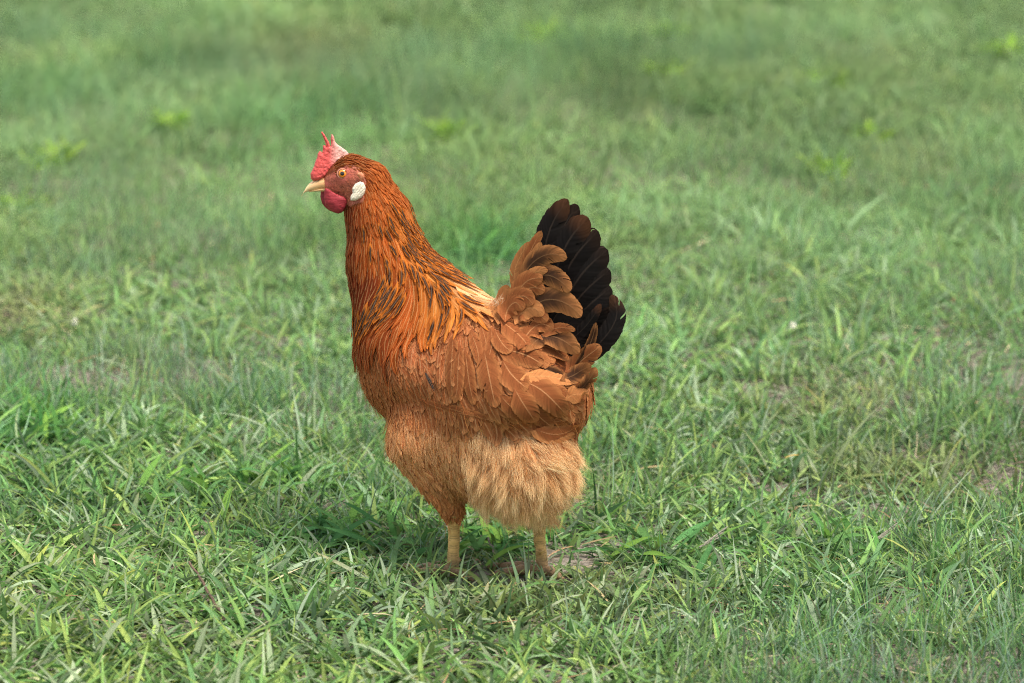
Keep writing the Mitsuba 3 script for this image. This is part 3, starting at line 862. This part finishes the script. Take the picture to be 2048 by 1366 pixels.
    labels['hen__neck_hackle'] = {'label': 'orange neck hackle with black streaks', 'kind': 'stuff'}

    # the long black-centred hackle feathers that lie on top
    pk = scatter(rng, V, Fc, lambda p_: np.where(inside(HACKLE, px_of(p_)) & (px_of(p_)[:, 0] > 705), .0048, -1), 40000)
    qk = px_of(pk) + 38 * flow(px_of(pk))
    tipq = qk
    dk = np.maximum.reduce([blob(852, 535, 100, 36, math.radians(60)), blob(885, 578, 40, 26, .6), blob(768, 622, 44, 22, -.9), .30 * blob(775, 550, 60, 22, 1.4), .3 * blob(728, 662, 22, 16, 0)])
    sel = rng.random(len(pk)) < dk * .95
    pk = pk[sel][:290]
    n_ = len(pk)
    gk = sstep(430, 600, px_of(pk)[:, 1])
    S, N = march(pk, (.020 + .014 * gk) * rng.uniform(.85, 1.25, n_), K, .0014 + .0028 * sstep(500, 560, px_of(pk)[:, 1]), .0020 * rng.uniform(.8, 1.3, n_), rng.normal(0, .09, n_), rng)
    P_, C_, per = feathers(rng, S, N, (.0023 + .0013 * gk) * rng.uniform(.85, 1.2, n_), np.tile(lin(196, 112, 44), (n_, 1)) * rng.normal(1, .14, (n_, 1)).clip(.6, 1.4), rows=16, v=(-1, -.72, -.45, -.2, 0, .2, .45, .72, 1), sweep=2.2, cup=.15,
                           round_=1.8, base_w=.75, ragged=.16, split=.05, core=BLACK, core_amt=rng.uniform(.9, 1, n_), core_w=.80, core_end=(.80, .97), shaft=lin(196, 170, 150), shaft_amt=.8, streak=.09, slim=.15, lift_j=.0002)
    add_single('hen__hackle_feather', 'feather_mat', P_, C_, per)

    # wing, breast and back feathers
    def r_wing(p):
        q = px_of(p)
        ok = (~inside(HACKLE, q) | (q[:, 1] > 560)) & ~inside(FLUFF.buffer(-8), q) & (q[:, 1] > 550) & (q[:, 1] < 885)
        up = ok & ((q[:, 1] < 812 + sstep(830, 1080, q[:, 0]) * 34 - 14 * np.exp(-((q[:, 0] - 990) / 60) ** 2)))
        r = .0058 + .0040 * sstep(850, 1010, q[:, 0]) + .0015 * sstep(740, 830, q[:, 1])
        r = r - .0022 * sstep(670, 630, q[:, 1])
        up &= ~((q[:, 0] > 1000) & (q[:, 1] < 752) & (q[:, 1] > 590) & (p[:, 1] < -.03))
        return np.where(up, r, -1)
    p = scatter(rng, V, Fc, r_wing, 30000)
    q = px_of(p)
    big = sstep(850, 1010, q[:, 0]) * sstep(640, 720, q[:, 1])
    small = sstep(690, 620, q[:, 1]) * sstep(1010, 960, q[:, 0])
    L = (.033 + .014 * big - .009 * small) * rng.uniform(.85, 1.2, len(p))
    half = (.0066 + .0034 * big - .0026 * small) * rng.uniform(.85, 1.2, len(p))
    frontb = sstep(900, 820, q[:, 0])
    lift = (.0036 + .0014 * big) * (1 - .45 * frontb) * (1 - .6 * inside(HACKLE, q)) * (1 - .5 * small) * rng.uniform(.6, 1.5, len(p))
    S, N = march(p, L, K, np.full(len(p), -.0012), lift, rng.normal(0, .12 + .12 * big, len(p)), rng)
    tq = px_of(S[:, 6])
    warm = (sstep(690, 640, tq[:, 1]) * sstep(800, 860, tq[:, 0]))[:, None]
    col = RUST * (1 - .35 * warm) + RUST_L * .35 * warm
    mauve = (np.exp(-(((tq[:, 0] - 830) / 75) ** 2 + ((tq[:, 1] - 715) / 60) ** 2)))[:, None] * .6
    col = col * (1 - mauve) + lin(156, 88, 58) * mauve
    lowr = (sstep(930, 1050, tq[:, 0]) * sstep(700, 800, tq[:, 1]))[:, None] * .5
    col = col * (1 - lowr) + lin(156, 95, 56) * lowr
    col = col * (1 - .14 * big[:, None])
    saddle_highlight = np.exp(-(((tq[:, 0] - 945) / 80) ** 2 + ((tq[:, 1] - 612) / 24) ** 2))[:, None] * .7  # light on the saddle, painted into the feather colour
    col = col * (1 - saddle_highlight) + lin(228, 174, 124) * saddle_highlight
    col = col * (1 + rng.normal(0, .16, len(p)).clip(-.35, .4) * (1 - .4 * frontb))[:, None]
    shaft_amt = .45
    P_, C_, per = feathers(rng, S, N, half, col, rows=26, sweep=1.15, cup=.13, round_=2.9, ragged=.14, split=.12, edge=lin(212, 152, 104), edge_amt=.55, shaft=lin(232, 184, 138), shaft_amt=shaft_amt, streak=.075, lift_j=.00035)  # pale feather edges, strengthened to paint in tan highlights
    vis = near_side(p) & (q[:, 0] > 690)
    order = np.argsort(-(L * half) * vis)
    n_single = min(290, int(vis.sum()))
    single, rest = np.sort(order[:n_single]), np.sort(order[n_single:])
    R_, Cc_ = P_.shape[1:3]
    def sub(idx):
        return P_[idx], C_[idx], [per[i] - (i - k) * R_ * Cc_ for k, i in enumerate(idx)]
    add_single('hen__wing_feather', 'feather_mat', *sub(single))
    mv = one_mesh(*sub(rest))
    scene['hen__body_plumage'] = mikit.ply(mv[:2], 'feather_mat', smooth=True, color=mv[2])
    labels['hen__body_plumage'] = {'label': 'smaller rust brown feathers of breast, back and far side', 'kind': 'stuff'}

    # flank and thigh: loose, hair-like feathers
    def r_flank(p):
        q = px_of(p)
        ok = (q[:, 1] > 800) & (p[:, 2] > .068) & ~inside(FLUFF.buffer(-3), q) & (q[:, 1] > 806 + sstep(820, 1080, q[:, 0]) * 50)
        return np.where(ok, .0056 - .0016 * sstep(960, 1020, q[:, 1]), -1)
    p = scatter(rng, V, Fc, r_flank, 30000)
    q = px_of(p)
    L = (.030 - .012 * sstep(960, 1030, q[:, 1])) * rng.uniform(.8, 1.3, len(p))
    half = .0062 * rng.uniform(.7, 1.2, len(p)) * (1 - .45 * sstep(960, 1030, q[:, 1]))
    L = np.minimum(L, np.maximum((p[:, 2] - .063 + rng.uniform(-.004, .006, len(p))) * 1.1, .005))
    S, N = march(p, L, K, np.full(len(p), -.0016), .0030 * sstep(820, 880, q[:, 1]) * rng.uniform(.4, 1.6, len(p)) + .001 * (1 - .5 * sstep(960, 1030, q[:, 1])), rng.normal(0, .22, len(p)), rng)
    tq = px_of(S[:, 6])
    toward = np.clip(sstep(860, 960, tq[:, 0]) * sstep(830, 900, tq[:, 1]) * .6, 0, 1)[:, None]
    col = lin(218, 160, 112) * (1 - toward) + lin(226, 182, 134) * toward
    knee = sstep(960, 1020, tq[:, 1])[:, None]
    col = col * (1 - knee) + lin(194, 128, 82) * knee
    col = col * rng.normal(1, .13, len(p)).clip(.6, 1.4)[:, None]
    P_, C_, per = feathers(rng, S, N, half, col, rows=24, sweep=2.2, cup=.15, round_=2.2, base_w=.8, ragged=.34, split=.30, edge=lin(222, 166, 112), edge_amt=.35, shaft=lin(222, 166, 112), shaft_amt=.3, streak=.13, lift_j=.0008)
    mv = one_mesh(P_, C_, per)
    scene['hen__thigh_plumage'] = mikit.ply(mv[:2], 'feather_mat', smooth=True, color=mv[2])
    labels['hen__thigh_plumage'] = {'label': 'loose light brown feathers of flank and thigh', 'kind': 'stuff'}

    # fluff of the rear
    def r_fl(p):
        q = px_of(p)
        return np.where(inside(FLUFF.buffer(4), q) & (p[:, 2] > .062), .0010, -1)
    p = scatter(rng, V, Fc, r_fl, 90000)
    n_ = grad(p)
    d = flow_dir(p, n_)
    cl = meshkit.fbm(p * 55, 2, 1)[:, None] - .5, meshkit.fbm(p * 55 + 9, 2, 2)[:, None] - .5, meshkit.fbm(p * 120 + 5, 2, 3)[:, None] - .5
    def clumps(p, gap, lift, hold, lmin, lmax, light, dark_, reps, wmul=1.0):
        pc = p[rng.permutation(len(p))]
        tree = cKDTree(pc); alive = np.ones(len(pc), bool); cen = []
        for i in range(len(pc)):
            if alive[i]:
                cen.append(i); alive[tree.query_ball_point(pc[i], gap)] = False
        pc = pc[cen]
        nc = grad(pc); dc = flow_dir(pc, nc)
        bc = np.cross(nc, dc)
        dc = unit(dc + nc * (lift * rng.uniform(.5, 1.7, (len(pc), 1))) + bc * rng.normal(0, .38, (len(pc), 1)))
        lc = rng.uniform(lmin, lmax, len(pc))
        tone_c = rng.random(len(pc))
        out = []
        for _ in range(reps):
            r_ = p + rng.normal(0, .0009, p.shape)
            n_ = grad(r_)
            i_ = cKDTree(pc).query(r_ + rng.normal(0, gap * .25, r_.shape))[1]
            own = unit(flow_dir(r_, n_) + n_ * lift + rng.normal(0, .16, r_.shape))
            L_ = lc[i_] * rng.uniform(.55, 1.25, len(r_))
            goal = pc[i_] + dc[i_] * (lc[i_] * 1.15)[:, None]
            d_ = unit(own * (1 - hold) + unit(goal - r_) * hold)
            tone = np.clip(.7 * tone_c[i_] + .3 * rng.random(len(r_)) + rng.normal(0, .1, len(r_)), 0, 1)[:, None]
            c_ = dark_ * (1 - tone) + light * tone
            out.append(strands(rng, r_ - d_ * .002, d_, L_, rng.uniform(.00035, .0007, len(r_)) * wmul, c_ * .92, 4, .5, .14, (c_ * 1.12)))
        return join(out)
    fl_parts = [clumps(p, .0090, .65, .64, .011, .024, lin(250, 224, 180), lin(218, 174, 124), 5, .58)]
    p2 = scatter(rng, V, Fc, lambda p_: np.where((px_of(p_)[:, 1] > 836 + sstep(820, 1080, px_of(p_)[:, 0]) * 44) & (p_[:, 2] > .070) & ~inside(FLUFF.buffer(2), px_of(p_)), .0015, -1), 60000)
    k2 = clumps(p2, .0100, .16, .35, .009, .017, lin(248, 206, 158), lin(220, 160, 110), 3, .6)
    s_ = join(fl_parts)
    scene['hen__flank_down'] = mikit.ply(k2[:2], 'fluff_mat', smooth=True, color=k2[2])
    labels['hen__flank_down'] = {'label': 'peach coloured soft barbs over the flank and thigh', 'kind': 'stuff'}
    scene['hen__fluff'] = mikit.ply(s_[:2], 'fluff_mat', smooth=True, color=s_[2])
    labels['hen__fluff'] = {'label': 'pale fawn downy fluff under the tail', 'kind': 'stuff'}

    # stray down: at the tail root, along the edge of the thigh, small bristles on the face
    st = []
    pp = np.concatenate([at(rng.normal(998, 9, 90), rng.normal(607, 4, 90), rng.normal(-.020, .006, 90)),])
    dd = unit(rng.normal(0, .6, pp.shape) + [.1, -.2, .7])
    st.append(strands(rng, pp, dd, rng.uniform(.006, .011, len(pp)), rng.uniform(.0002, .0004, len(pp)), np.tile(lin(240, 214, 184), (len(pp), 1)) * rng.uniform(.7, 1.05, (len(pp), 1)), 4, .6, .1))
    def r_edge(p):
        q = px_of(p)
        return np.where((q[:, 1] > 640) & (p[:, 2] > .055), .0034, -1)
    p = scatter(rng, V, Fc, r_edge, 60000)
    n_ = grad(p); d = flow_dir(p, n_)
    cc = np.where((px_of(p)[:, 1] > 815)[:, None], lin(206, 140, 86), lin(178, 104, 60))
    st.append(strands(rng, p + n_ * .003, unit(d + n_ * rng.uniform(.02, .30, (len(p), 1)) + rng.normal(0, .18, p.shape)), rng.uniform(.008, .020, len(p)), rng.uniform(.0002, .0005, len(p)), cc * rng.uniform(.7, 1.2, (len(p), 1)), 4, .4, .1))
    s_ = join(st)
    scene['hen__stray_down'] = mikit.ply(s_[:2], 'fluff_mat', smooth=True, color=s_[2])
    labels['hen__stray_down'] = {'label': 'stray downy barbs standing off the plumage', 'kind': 'stuff'}
    def r_face(p):
        q = px_of(p)
        ok = inside(FACE.buffer(4), q) & (np.hypot(q[:, 0] - 685, q[:, 1] - 347) > 13) & (q[:, 0] > 655)
        return np.where(ok, .0011, -1)
    p = scatter(rng, V, Fc, r_face, 300000)
    n_ = grad(p); d = flow_dir(p, n_)
    qf = px_of(p)
    cr = sstep(338, 322, qf[:, 1])[:, None]
    s_ = strands(rng, p, unit(d + n_ * .28 + rng.normal(0, .2, p.shape)), rng.uniform(.002, .0045, len(p)) * (1 + .6 * cr[:, 0]), rng.uniform(.0003, .0005, len(p)),
                 (lin(168, 100, 76) * (1 - cr) + lin(116, 58, 32) * cr) * rng.uniform(.35, 1.5, (len(p), 1)), 3, .3, 0)
    scene['hen__face_bristles'] = mikit.ply(s_[:2], 'fluff_mat', smooth=True, color=s_[2])
    labels['hen__face_bristles'] = {'label': 'tiny reddish brown bristles on the face', 'kind': 'stuff'}

    # ---- tail and the big coverts, one by one
    tail_n = unit(np.array([-.45, -.89, .05]))
    def spine(pts, lay, K=13, own=None):
        pts = np.array(pts, float)
        from scipy.interpolate import CubicSpline
        u = np.concatenate([[0], np.cumsum(np.linalg.norm(np.diff(pts, axis=0), axis=1))])
        cs = CubicSpline(u, pts, bc_type='natural')(np.linspace(0, u[-1], K)) if len(pts) > 2 else np.linspace(pts[0], pts[-1], K)
        yt = -.62 * (cs[:, 0] - 1000) * MPP - .010
        if own is None:
            h = hit(cs[:, 0], cs[:, 1])
            ys = np.minimum(np.nan_to_num(h[:, 1], nan=9), yt)
        else:
            ys = yt
        co = np.polyfit(np.linspace(0, 1, K), ys, 3)
        ys = np.minimum(np.polyval(co, np.linspace(0, 1, K)), ys + .004)
        y = ys - (lay * .55 + .002 if own is None else lay - .016)
        S = at(cs[:, 0], cs[:, 1], y)
        ok = sdf(S) < .02
        N = np.where(ok[:, None], grad(S), tail_n)
        for _ in range(4):
            N[1:-1] = unit(N[:-2] + 2 * N[1:-1] + N[2:])
        return S, N

    TAIL = [  # spine in the blueprint, half width (px), layer (m), brown tip
        ([(1062, 660), (1085, 520), (1108, 440), (1136, 399)], 30, .0130, 0.33),
        ([(1068, 660), (1105, 520), (1132, 445), (1156, 410)], 30, .0100, 0.06),
        ([(1072, 665), (1112, 540), (1145, 470), (1177, 436)], 39, .0115, 0.36),
        ([(1078, 670), (1124, 560), (1160, 500), (1197, 463)], 38, .0090, 0.06),
        ([(1082, 680), (1136, 590), (1175, 535), (1216, 500)], 36, .0070, 0.05),
        ([(1086, 690), (1146, 610), (1185, 568), (1220, 540)], 34, .0050, 0.03),
        ([(1090, 700), (1150, 636), (1190, 600), (1222, 575)], 33, .0030, 0.03),
        ([(1095, 705), (1150, 665), (1190, 630), (1214, 598)], 30, .0010, 0.09),
        ([(1110, 735), (1165, 712), (1212, 672), (1234, 622), (1222, 590)], 22, .0025, .25), ([(1085, 700), (1130, 680), (1180, 640), (1212, 606)], 26, -.002, .05), ([(1090, 715), (1140, 700), (1185, 668), (1224, 618)], 24, -.004, .05),
        ([(1100, 700), (1140, 680), (1180, 642), (1202, 608)], 12, .0120, .3)]
    Ss, Ns, hw, tp = [], [], [], []
    for pts, w, lay, t_ in TAIL:
        a_, b_ = spine(pts, lay, own=1)
        Ss.append(a_); Ns.append(b_); hw.append(w * MPP * 1.1); tp.append(t_)
    for pts, w, lay, t_ in TAIL[:8]:                                # the far half of the folded tail
        a_, b_ = spine([(x_ - 6, y_ + 8) for x_, y_ in pts], -.012 - .010 + lay * .5, own=1)
        Ss.append(a_); Ns.append(b_); hw.append(w * MPP); tp.append(.1)
    F_ = len(Ss)
    dark = lin(37, 34, 34) * rng.normal(1, .15, (F_, 1)).clip(.7, 1.3)
    P_, C_, per = feathers(rng, np.array(Ss), np.array(Ns), np.array(hw), dark, rows=54, v=(-1, -.85, -.65, -.45, -.25, -.08, 0, .08, .25, .45, .65, .85, 1), sweep=.9, cup=.16, round_=5.0, base_w=.5, ragged=.07, split=.025,
                           lift_j=.00018, edge=lin(60, 50, 46), edge_amt=.2, tipc=lin(140, 88, 56), tip_from=.80, tip_amt=np.array(tp)[:, None, None] * .9, shaft=lin(96, 82, 74), shaft_amt=.4, streak=.13)
    add_single('hen__tail_feather', 'dark_feather_mat', P_, C_, per)

    COV = [  # spine, half width px, layer (m), kind: r rust, p pale rust, k rust with black core, d dark brown
        ([(1030, 590), (1030, 540), (1042, 510), (1058, 484)], 11, .010, 'p'), ([(1040, 590), (1052, 530), (1068, 488), (1084, 462)], 13, .0165, 'r'), ([(1045, 585), (1056, 540), (1070, 510), (1082, 484)], 12, .0180, 'p'),
        ([(1040, 560), (1072, 520), (1102, 508), (1134, 516)], 19, .0195, 'k'), ([(1035, 600), (1050, 565), (1070, 545), (1096, 540)], 12, .0215, 'p'), ([(1060, 560), (1090, 550), (1118, 560), (1141, 582)], 20, .0185, 'k'),
        ([(1020, 610), (1038, 580), (1058, 560), (1086, 556)], 20, .0230, 'r'), ([(1024, 620), (1050, 580), (1070, 575), (1090, 583)], 18, .0215, 'r'), ([(1012, 625), (1030, 598), (1046, 592), (1066, 610)], 20, .0260, 'r'),
        ([(1010, 645), (1020, 612), (1030, 605), (1044, 622)], 22, .0280, 'r'), ([(1030, 650), (1050, 620), (1066, 616), (1086, 632)], 18, .0230, 'p'), ([(1045, 640), (1086, 601), (1124, 603), (1163, 633)], 24, .0190, 'k'),
        ([(1050, 690), (1085, 668), (1115, 656), (1151, 660)], 11, .0180, 'r'), ([(1036, 700), (1058, 664), (1082, 648), (1108, 658)], 20, .0165, 'r'), ([(1026, 645), (1048, 622), (1070, 624), (1094, 644)], 20, .0200, 'r'), ([(1045, 705), (1080, 692), (1110, 700), (1136, 722)], 20, .0120, 'r'),
        ([(984, 645), (990, 616), (1002, 592), (1018, 572)], 15, .0020, 'p'), ([(996, 650), (1002, 622), (1012, 598), (1030, 580)], 17, .0120, 'p'), ([(1052, 705), (1090, 672), (1125, 680), (1159, 706)], 22, .0200, 'k'),
        ([(1000, 640), (1020, 655), (1042, 674), (1062, 700)], 25, .0150, 'r'), ([(990, 660), (1000, 680), (1012, 695), (1024, 703)], 17, .0120, 'r'), ([(985, 690), (1020, 700), (1062, 712), (1099, 732)], 29, .0085, 'r'),
        ([(1020, 735), (1052, 722), (1080, 716), (1112, 722)], 22, .0070, 'r'), ([(1015, 700), (1040, 706), (1064, 716), (1086, 730)], 24, .0100, 'r'), ([(1005, 720), (1020, 745), (1036, 762), (1056, 778)], 26, .0090, 'r'), ([(1030, 665), (1056, 660), (1078, 664), (1100, 680)], 20, .0160, 'r'),
        ([(1130, 745), (1158, 725), (1180, 708), (1202, 692)], 19, .0120, 'r'), ([(1150, 735), (1174, 700), (1186, 672), (1192, 645)], 9, .0110, 'd'), ([(1120, 760), (1148, 750), (1168, 738), (1183, 732)], 16, .0125, 'k'),
        ([(1040, 760), (1075, 752), (1112, 756), (1148, 764)], 15, .0110, 'p'), ([(1040, 760), (1075, 775), (1105, 800), (1134, 832)], 25, .0095, 'r'), ([(1028, 775), (1042, 800), (1056, 822), (1072, 846)], 23, .0115, 'r'),
        ([(1050, 800), (1070, 825), (1086, 840), (1106, 856)], 18, .0070, 'r'), ([(968, 700), (976, 740), (984, 780), (992, 815)], 24, .0085, 'r'), ([(1000, 790), (1020, 812), (1040, 830), (1058, 845)], 18, .0065, 'r'),
        ([(1130, 800), (1146, 790), (1160, 788), (1178, 792)], 17, .0110, 'p'), ([(1120, 830), (1136, 815), (1152, 806), (1168, 804)], 15, .0085, 'r'), ([(1070, 858), (1100, 868), (1130, 866), (1160, 848)], 16, .0080, 'r'),
        ([(1060, 862), (1090, 874), (1120, 876), (1150, 868)], 12, .0060, 'p'), ([(1100, 845), (1120, 842), (1140, 836), (1158, 824)], 14, .0070, 'r'),
        ([(940, 660), (950, 685), (956, 705), (958, 728)], 12, .0030, 'r'), ([(962, 650), (970, 676), (973, 700), (970, 726)], 11, .0030, 'r'), ([(982, 655), (984, 684), (980, 706), (974, 732)], 12, .0045, 'r'),
        ([(905, 670), (904, 710), (902, 760), (905, 800)], 16, .0050, 'r'), ([(930, 700), (935, 740), (940, 775), (948, 810)], 13, .0040, 'r'), ([(920, 690), (916, 740), (914, 780), (908, 806)], 14, .0058, 'r'),
        ([(878, 812), (915, 822), (955, 834), (1000, 846)], 11, .0015, 'r'), ([(840, 800), (880, 817), (915, 826), (955, 834)], 11, .0012, 'r'),
         ([(850, 745), (858, 760), (864, 772), (870, 785)], 4, .0052, 'g'),
        ([(1085, 735), (1100, 742), (1120, 752), (1140, 775)], 16, .0070, 'd'), ([(1095, 775), (1118, 785), (1135, 800), (1148, 818)], 16, .0082, 'r'), ([(1140, 800), (1160, 780), (1178, 760), (1192, 735)], 14, .0060, 'k')]
    kinds = {'r': (RUST, lin(196, 126, 76), .4, 0), 'p': (lin(198, 132, 84), lin(222, 166, 110), .5, 0), 'k': (lin(166, 110, 70), lin(196, 130, 80), .55, .85), 'd': (lin(78, 52, 38), lin(110, 74, 52), .4, .3), 'g': (lin(74, 70, 70), lin(60, 58, 60), .3, 0)}
    st_i = 0
    Ss, Ns, hw, cl, ca = [], [], [], [], []
    for pts, w, lay, kd in COV:
        a_, b_ = spine(pts, lay)
        Ss.append(a_); Ns.append(b_); hw.append(w * MPP * 1.12); cl.append(kinds[kd][0] * .84 * rng.normal(1, .11)); ca.append(kinds[kd][3])
    P_, C_, per = feathers(rng, np.array(Ss), np.array(Ns), np.array(hw), np.array(cl), rows=40, v=(-1, -.85, -.65, -.42, -.2, -.07, 0, .07, .2, .42, .65, .85, 1), sweep=1.0, cup=.11, round_=4.2, base_w=.55, ragged=.06, split=.03,
                           lift_j=.0002, edge=lin(206, 142, 90), edge_amt=.38, core=lin(50, 40, 37), core_amt=np.array(ca), core_w=.85, core_end=(.50, .93), shaft=lin(226, 172, 122), shaft_amt=.55, streak=.085)
    add_single('hen__covert_feather', 'feather_mat', P_, C_, per)


make_hen()


# ------------------------------------------------------------------ small things in the lawn
def make_small_things():
    rng = np.random.default_rng(23)
    weeds = [(100, 320, 'bright yellow-green weed in the blurred grass at upper left'), (32, 400, 'yellow-green weed at the left edge, level with the beak'), (345, 265, 'small yellow-green weed left of the comb'),
             (892, 285, 'pale yellow-green weed behind the hen, between comb and tail'), (1092, 80, 'bright yellow-green weed at the top of the lawn above the tail'), (1348, 78, 'second yellow-green weed at the top, right of the one above the tail'),
             (1325, 165, 'low yellow-green weed below the two at the top'), (1655, 185, 'wide pale green weed at upper right'), (1738, 292, 'tall yellow-green weed on the right, beyond the tail'),
             (1665, 368, 'low yellow-green weed nearest behind the tail on the right'), (2010, 120, 'yellow-green weed at the right edge far behind')]
    for k, (px, py, lab) in enumerate(weeds):
        x, y = on_ground(px, py)
        n = 46
        bx, by = x + rng.normal(0, .010, n), y + rng.normal(0, .017, n)
        col = np.array([lin(146, 184, 76), lin(136, 176, 80), lin(154, 184, 88)])[rng.integers(0, 3, n)] * rng.normal(1, .12, n).clip(.6, 1.3)[:, None]
        v, f, c = blade_mesh(rng, np.stack([bx, by, ground_z(bx, by)], -1), rng.uniform(0, 6.28, n), np.radians(rng.uniform(10, 60, n)), rng.uniform(.030, .058, n), rng.uniform(.006, .011, n), rng.uniform(.0, .7, n), col, None, 6, .25, .45)
        key = 'weed_plant' + (f'_{k:03d}' if k else '')
        scene[key] = mikit.ply((v, f), 'grass_mat', color=c)
        labels[key] = {'label': lab, 'category': 'weed', 'group': 'yellow-green weeds in the background'}

    def tube(pts, r, sides=7):
        pts = np.asarray(pts, float)
        tg = unit(np.gradient(pts, axis=0))
        a = unit(np.cross(tg, [.3, .2, .93])); b = np.cross(tg, a)
        an = np.arange(sides) * 2 * np.pi / sides
        r = np.broadcast_to(r, (len(pts),))
        v = pts[:, None] + r[:, None, None] * (np.cos(an)[None, :, None] * a[:, None] + np.sin(an)[None, :, None] * b[:, None])
        i, j = np.meshgrid(np.arange(len(pts) - 1), np.arange(sides), indexing='ij')
        q = np.stack([i * sides + j, i * sides + (j + 1) % sides, (i + 1) * sides + (j + 1) % sides, (i + 1) * sides + j], -1).reshape(-1, 4)
        f = np.concatenate([q[:, [0, 1, 2]], q[:, [0, 2, 3]]])
        return v.reshape(-1, 3), f

    for k, (px, py, lab) in enumerate([(150, 690, 'small white clover flower in the grass at far left'), (1585, 698, 'small white clover flower in the grass right of the tail')]):
        x, y = on_ground(px, py)
        z = float(ground_z(np.array([x]), np.array([y]))[0])
        h = .030
        key = 'clover_flower' + (f'_{k:03d}' if k else '')
        labels[key] = {'label': lab, 'category': 'flower'}
        v, f = tube([[x, y, z], [x + .002, y, z + h * .5], [x, y, z + h]], .0008)
        scene[key + '__stem'] = mikit.ply((v, f), 'grass_mat', color=np.tile(lin(120, 160, 80), (len(v), 1)))
        n = 60
        d = unit(rng.normal(0, 1, (n, 3)) + [0, 0, .5])
        pet = [blade_mesh(rng, np.tile([[x, y, z + h]], (n, 1)) + d * .001, np.arctan2(d[:, 1], d[:, 0]), np.arcsin(d[:, 2]), rng.uniform(.0035, .0055, n), rng.uniform(.0012, .0019, n), rng.normal(.2, .3, n), np.tile(lin(226, 226, 216), (n, 1)), None, 4, .3)]
        v, f, c = join(pet)
        scene[key + '__petals'] = mikit.ply((v, f), 'straw_mat', color=c)

    def ground_line(pts, lift):
        out = []
        for (px, py), l in zip(pts, lift):
            x, y = on_ground(px, py)
            out.append([x, y, float(ground_z(np.array([x]), np.array([y]))[0]) + l])
        return np.array(out)

    def stick(key, pts, lift, r0, r1, col, lab, cat, mat='straw_mat'):
        p = ground_line(pts, lift)
        u = np.linspace(0, len(p) - 1, 16)
        p = np.stack([np.interp(u, np.arange(len(p)), p[:, k]) for k in range(3)], -1) + rng.normal(0, .0006, (16, 3))
        v, f = tube(p, np.linspace(r0, r1, 16))
        scene[key] = mikit.ply((v, f), mat, smooth=True, color=np.tile(col, (len(v), 1)) * rng.uniform(.7, 1.2, (len(v), 1)))
        labels[key] = {'label': lab, 'category': cat}

    stick('twig', [(379, 1160), (400, 1190), (430, 1236), (456, 1262)], [.020, .018, .014, .010], .0011, .0018, lin(104, 84, 72), 'thin brown twig leaning in the grass at lower left', 'twig')
    stick('twig_001', [(962, 1098), (975, 1104), (988, 1125), (1004, 1142)], [.014, .014, .012, .008], .0010, .0013, lin(96, 84, 76), 'short dark twig on the ground between the legs of the hen', 'twig')
    stick('grass_stalk', [(232, 1065), (262, 1005), (288, 960), (300, 940)], [.002, .03, .045, .06], .0010, .0006, lin(120, 150, 90), 'thin upright grass stalk at lower left', 'grass stalk', 'grass_mat')
    for k, (a_, b_, lab) in enumerate([((1398, 1122), (1448, 1104), 'purplish grey seed head right of the legs'), ((1742, 1106), (1790, 1092), 'purplish grey seed head at lower right, farther from the hen')]):
        key = 'seed_head' + (f'_{k:03d}' if k else '')
        labels[key] = {'label': lab, 'category': 'seed head'}
        base = ground_line([a_], [.020])[0]
        end = ground_line([b_], [.028])[0]
        for j in range(3):
            e = end + np.array([.004, .006, .004]) * (j - 1)
            pts = np.linspace(base, e, 14)
            r = .0007 + .0005 * (np.arange(14) % 2)
            r[-1] = .0004
            v, f = tube(pts, r)
            scene[key + '__spike' + (f'_{j:03d}' if j else '')] = mikit.ply((v, f), 'straw_mat', smooth=True, color=np.tile(lin(138, 136, 124), (len(v), 1)) * rng.uniform(.7, 1.15, (len(v), 1)))
        v, f = tube(np.linspace(base - [.03, .0, .022], base, 8), .0008)
        scene[key + '__stem'] = mikit.ply((v, f), 'grass_mat', color=np.tile(lin(140, 160, 110), (len(v), 1)))
    x, y = on_ground(1592, 940)
    v, f, c = blade_mesh(rng, np.array([[x - .012, y, float(ground_z(np.array([x]), np.array([y]))[0]) + .022]]), np.array([.1]), np.array([.35]), np.array([.022]), np.array([.006]), np.array([.7]), lin(178, 158, 88)[None] * np.array([1, .92, 1]), None, 7, .3, .4)
    scene['fallen_leaf'] = mikit.ply((v, f), 'straw_mat', color=c)
    labels['fallen_leaf'] = {'label': 'small yellow leaf lying on the grass right of the hen', 'category': 'leaf'}


make_small_things()
